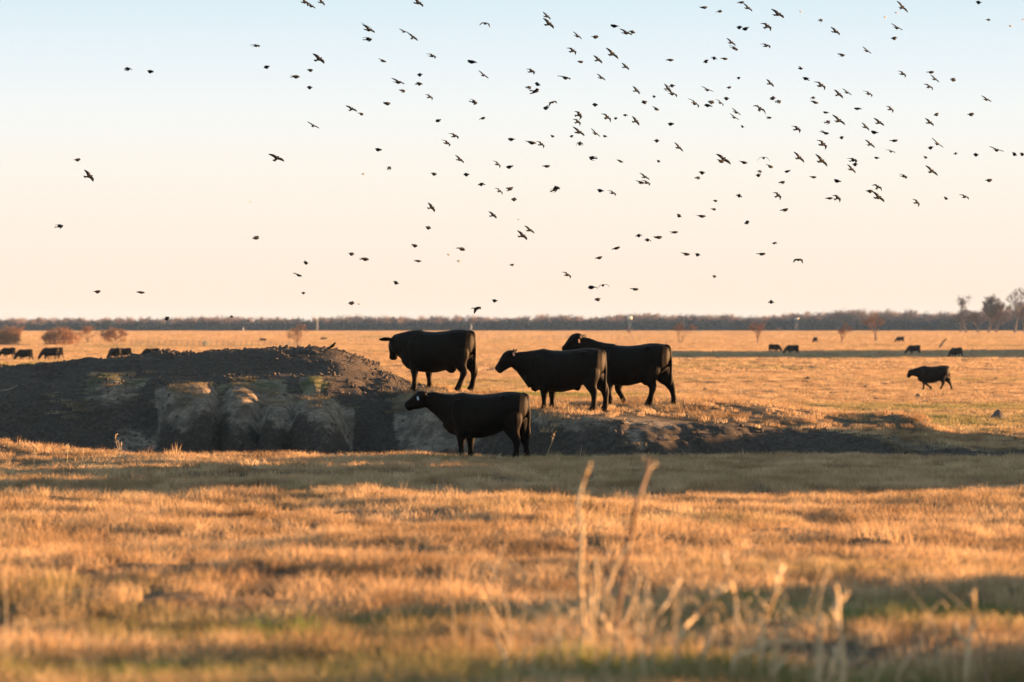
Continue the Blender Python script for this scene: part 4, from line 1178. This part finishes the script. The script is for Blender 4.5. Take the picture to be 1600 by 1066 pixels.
# dead weeds close to the lens
def weed(name, label, d, stems, group=None, rad=.0065, mat='stem', tangle=11):
    """stems: polylines of photograph points given with small depth offsets; rooted on the ground below"""
    x0 = (stems[0][0][0] - 800) / FPX * d
    root = empty(name, (x0, d, tz(x0, d)))
    r = random.Random(hash(label) % 1000 if False else len(label) * 7 + int(d * 10))
    o = Vector(root.location)
    for i, st in enumerate(stems):
        dy = 0.0 if i == 0 else r.uniform(-.35, .35)
        pts = []
        for k, (px, py) in enumerate(st):
            q = d + dy + .05 * k * r.uniform(-1, 1)
            pts.append(Vector(((px - 800) / FPX * q, q, CAM_Z - (py - HOR) / FPX * q)) - o)
        g = tz(pts[0].x + o.x, pts[0].y + o.y) - o.z
        if pts[0].z > g + .03 and i == 0:
            pts.insert(0, Vector((pts[0].x * .8, pts[0].y, g - .04)))
        elif pts[0].z > g + .25 and i > 0: pass
        elif pts[0].z > g: pts.insert(0, Vector((pts[0].x, pts[0].y, g - .04)))
        P = bez(pts, 4)
        n = len(P)
        k = 1.2 * rad * r.uniform(.85, 1.15) * (1 if i == 0 else .85)
        mb = MB(); mb.tube(P, [k * (1.1 - .35 * j / n) * (1.25 if j % 7 == 0 else 1) for j in range(n)], 7)
        link('stem', mb.mesh('stem', True, M[mat if r.random() < .8 else 'stemd']), parent=root)
        # side twigs and husks
        tw = MB()
        for j in range(2, n - 1):
            if r.random() < .35:
                a = r.uniform(0, 6.283); L = r.uniform(.03, .11)
                e = P[j] + Vector((math.cos(a) * L * .7, math.sin(a) * L * .7, L * r.uniform(.2, .9)))
                tw.tube([P[j], (P[j] + e) / 2 + Vector((0, 0, .01)), e], [k * .4, k * .3, k * .2], 4)
                if r.random() < .5: tw.loft([(e, .003, .003), (e + Vector((0, 0, .012)), .009, .008), (e + Vector((0, 0, .03)), .003, .003)], 6, up=Vector((1, 0, 0)))
        if tw.v: link('side_twigs', tw.mesh('side_twigs', True, M[mat]), parent=root)
    fine = MB()
    for j in range(tangle):
        bx, by = r.gauss(0, .16), r.gauss(0, .2)
        g = tz(o.x + bx, o.y + by) - o.z
        h = r.uniform(.2, .75) * r.uniform(.6, 1)
        a = r.uniform(0, 6.283); q = h * r.uniform(.1, .6)
        e = Vector((bx + math.cos(a) * q, by + math.sin(a) * q, g + h))
        m_ = Vector((bx + math.cos(a) * q * .25, by + math.sin(a) * q * .25, g + h * .6))
        fine.tube(bez([(bx, by, g - .02), m_, e, e + Vector((math.cos(a) * .06, math.sin(a) * .06, -.03))], 4), [.0034] * 8 + [.0024] * 5, 5)
    if tangle: link('fine_stems', fine.mesh('fine_stems', True, M['stem']), parent=root)
    tag(root, label, 'weed', group)
    return root
GW = 'dead weeds in the blurred foreground'
weed('dead_weed', 'tallest pale dead weed stem under the middle cow', 20.5, [[(908, 1075), (911, 980), (906, 900), (909, 830), (903, 790), (912, 750), (922, 724)], [(920, 1010), (932, 930), (930, 870)], [(900, 1080), (912, 1000), (925, 930)]], GW, .0115)
weed('dead_weed', 'tall slanting dead weed stem right of the tallest one', 21, [[(958, 1080), (962, 990), (975, 900), (988, 830), (994, 790), (1009, 745), (1015, 716)], [(962, 1000), (985, 950), (1000, 900)], [(945, 930), (965, 880), (985, 850)], [(938, 960), (958, 1000), (974, 1042)]], GW, .0105)
weed('dead_weed', 'dead weed with one straight branch rising to the right', 19.6, [[(998, 1070), (1000, 1010), (1010, 985), (1040, 945), (1062, 908)], [(1003, 1045), (994, 980), (992, 940)], [(940, 1050), (968, 1010), (985, 985)]], GW, .008)
weed('dead_weed', 'dead weed bent sharply to the right under the tall cow', 19.2, [[(1055, 1080), (1060, 1020), (1068, 985), (1092, 958), (1112, 935), (1142, 912)], [(1075, 1045), (1105, 1015), (1115, 980)]], GW, .009)
weed('dead_weed', 'thin leaning dead weed crossing a bent one', 19.8, [[(1180, 1070), (1165, 1005), (1152, 965), (1148, 930), (1138, 895), (1133, 862)], [(1160, 1000), (1180, 985), (1190, 960)]], GW, .007)
weed('dead_weed', 'forked dead weed with an arched branch to the right', 19.4, [[(1190, 1075), (1190, 1000), (1198, 965), (1210, 930), (1216, 905), (1224, 884)], [(1198, 976), (1225, 974), (1250, 984), (1285, 1002)], [(1148, 1032), (1178, 1018), (1205, 1004), (1236, 1004)], [(1205, 1060), (1235, 1020), (1245, 1005)]], GW, .009)
weed('dead_weed', 'thickest pale dead weed stalk near the lower right', 18.6, [[(1318, 1085), (1316, 1010), (1309, 970), (1308, 930), (1304, 912)], [(1292, 1085), (1302, 1040), (1308, 1010)], [(1318, 1046), (1335, 1040), (1352, 1028)], [(1280, 1080), (1282, 1010), (1283, 960)]], GW, .0115)
weed('dead_weed', 'lone forked dead weed at the lower right edge', 20.2, [[(1510, 1060), (1515, 1000), (1520, 965), (1522, 945), (1521, 924)], [(1508, 1005), (1497, 990), (1494, 974)], [(1540, 1040), (1538, 1005), (1542, 990)]], GW, .008)
weed('dead_weed', 'thin dead weed leaning right, left of the tall stems', 21.5, [[(800, 1020), (786, 985), (766, 950), (748, 920)]], GW, .006)
weed('dead_weed', 'faint short dead weed at the lower left edge', 21.5, [[(36, 1030), (42, 1000), (46, 980)]], GW, .004, tangle=5)
weed('dead_weed', 'short broken dead stalks left of the tallest stem', 19.5, [[(872, 1060), (874, 1010), (870, 985)], [(820, 1045), (846, 1052)], [(790, 1030), (776, 1000)]], GW, .008)
GS = 'thin dry stalks on the near edge'
for px, p0, p1, lean, d, lb in [(105, 735, 700, 0, 71, 'thin dry stalk on the left rise, nearest the left edge'), (130, 712, 695, 1, 74, 'thin dry stalk standing on top of the left rise'), (53, 775, 722, 0, 62, 'tall dry stalk in front of the left rise'),
                                (188, 738, 700, -8, 74, 'forked dry stalk at the right foot of the left rise'), (523, 778, 740, -14, 63, 'leaning reddish stalk below the bank, left of centre'), 
                                (852, 716, 672, 15, 77.5, 'thin pale stalk beside the hind legs of the heifer'), (778, 728, 712, 2, 73, 'small pale tuft of stalks below the heifer')]:
    xa, xb = (px - 800) / FPX * d, (px + lean - 800) / FPX * d
    za, zb = CAM_Z - (p0 - HOR) / FPX * d, CAM_Z - (p1 - HOR) / FPX * d
    g = tz(xa, d)
    h = zb - za
    root = empty('dry_stalk', (xa, d, g))
    r = random.Random(px)
    for s_ in range(3 if 'tuft' in lb or 'fork' in lb else 1):
        mb = MB()
        o1 = Vector((xb - xa + .06 * s_, .05 * s_, h * (1 - .2 * s_)))
        mb.tube(bez([(0, 0, -.03), (o1.x * .35, .02, h * .35), (o1.x * .8, 0, h * .75), o1], 4), [.0055] * 8 + [.004] * 5, 5)
        link('stem', mb.mesh('stem', True, M['stem']), parent=root)
    mb = MB()
    for i in range(7):
        t = r.uniform(.6, 1); a = r.uniform(0, 6.28); L = r.uniform(.02, .07)
        p = Vector(((xb - xa) * t, 0, h * t)); e = p + Vector((math.cos(a) * L, math.sin(a) * L, L * .8))
        mb.tube([p, e], [.003, .004], 4)
    link('seed_head', mb.mesh('seed_head', True, M['stem']), parent=root)
    tag(root, lb, 'stalk', GS)
# dead branch lying on the dark bank at the left edge
x, y, z = hit(8, 612, 78, 100)
mb = MB(); mb.tube([(-.5, 0, .10), (-.2, -.05, .02), (.1, -.1, .06), (.3, -.1, .16)], [.02, .02, .015, .008], 6)
o = link('fallen_branch', mb.mesh('fallen_branch', True, M['wood']), loc=(x, y, z)); tag(o, 'pale fallen branch on the dark bank at the left edge', 'branch')

# ------------------------------------------------------------------ evening haze
hm = bpy.data.materials.new('haze'); hm.use_nodes = True
hn, hl = hm.node_tree.nodes, hm.node_tree.links
hn.remove(hn['Principled BSDF'])
pv = hn.new('ShaderNodeVolumePrincipled')
pv.inputs['Color'].default_value = (0.40, 0.64, 1.0, 1)
pv.inputs['Density'].default_value = 0.000032
pv.inputs['Anisotropy'].default_value = 0.0
hl.new(pv.outputs[0], hn['Material Output'].inputs['Volume'])
mb = MB(); mb.box((0, 1900, 12.5), (6400, 6600, 31))
hz = link('haze', mb.mesh('haze', mat=hm)); tag(hz, kind='stuff')
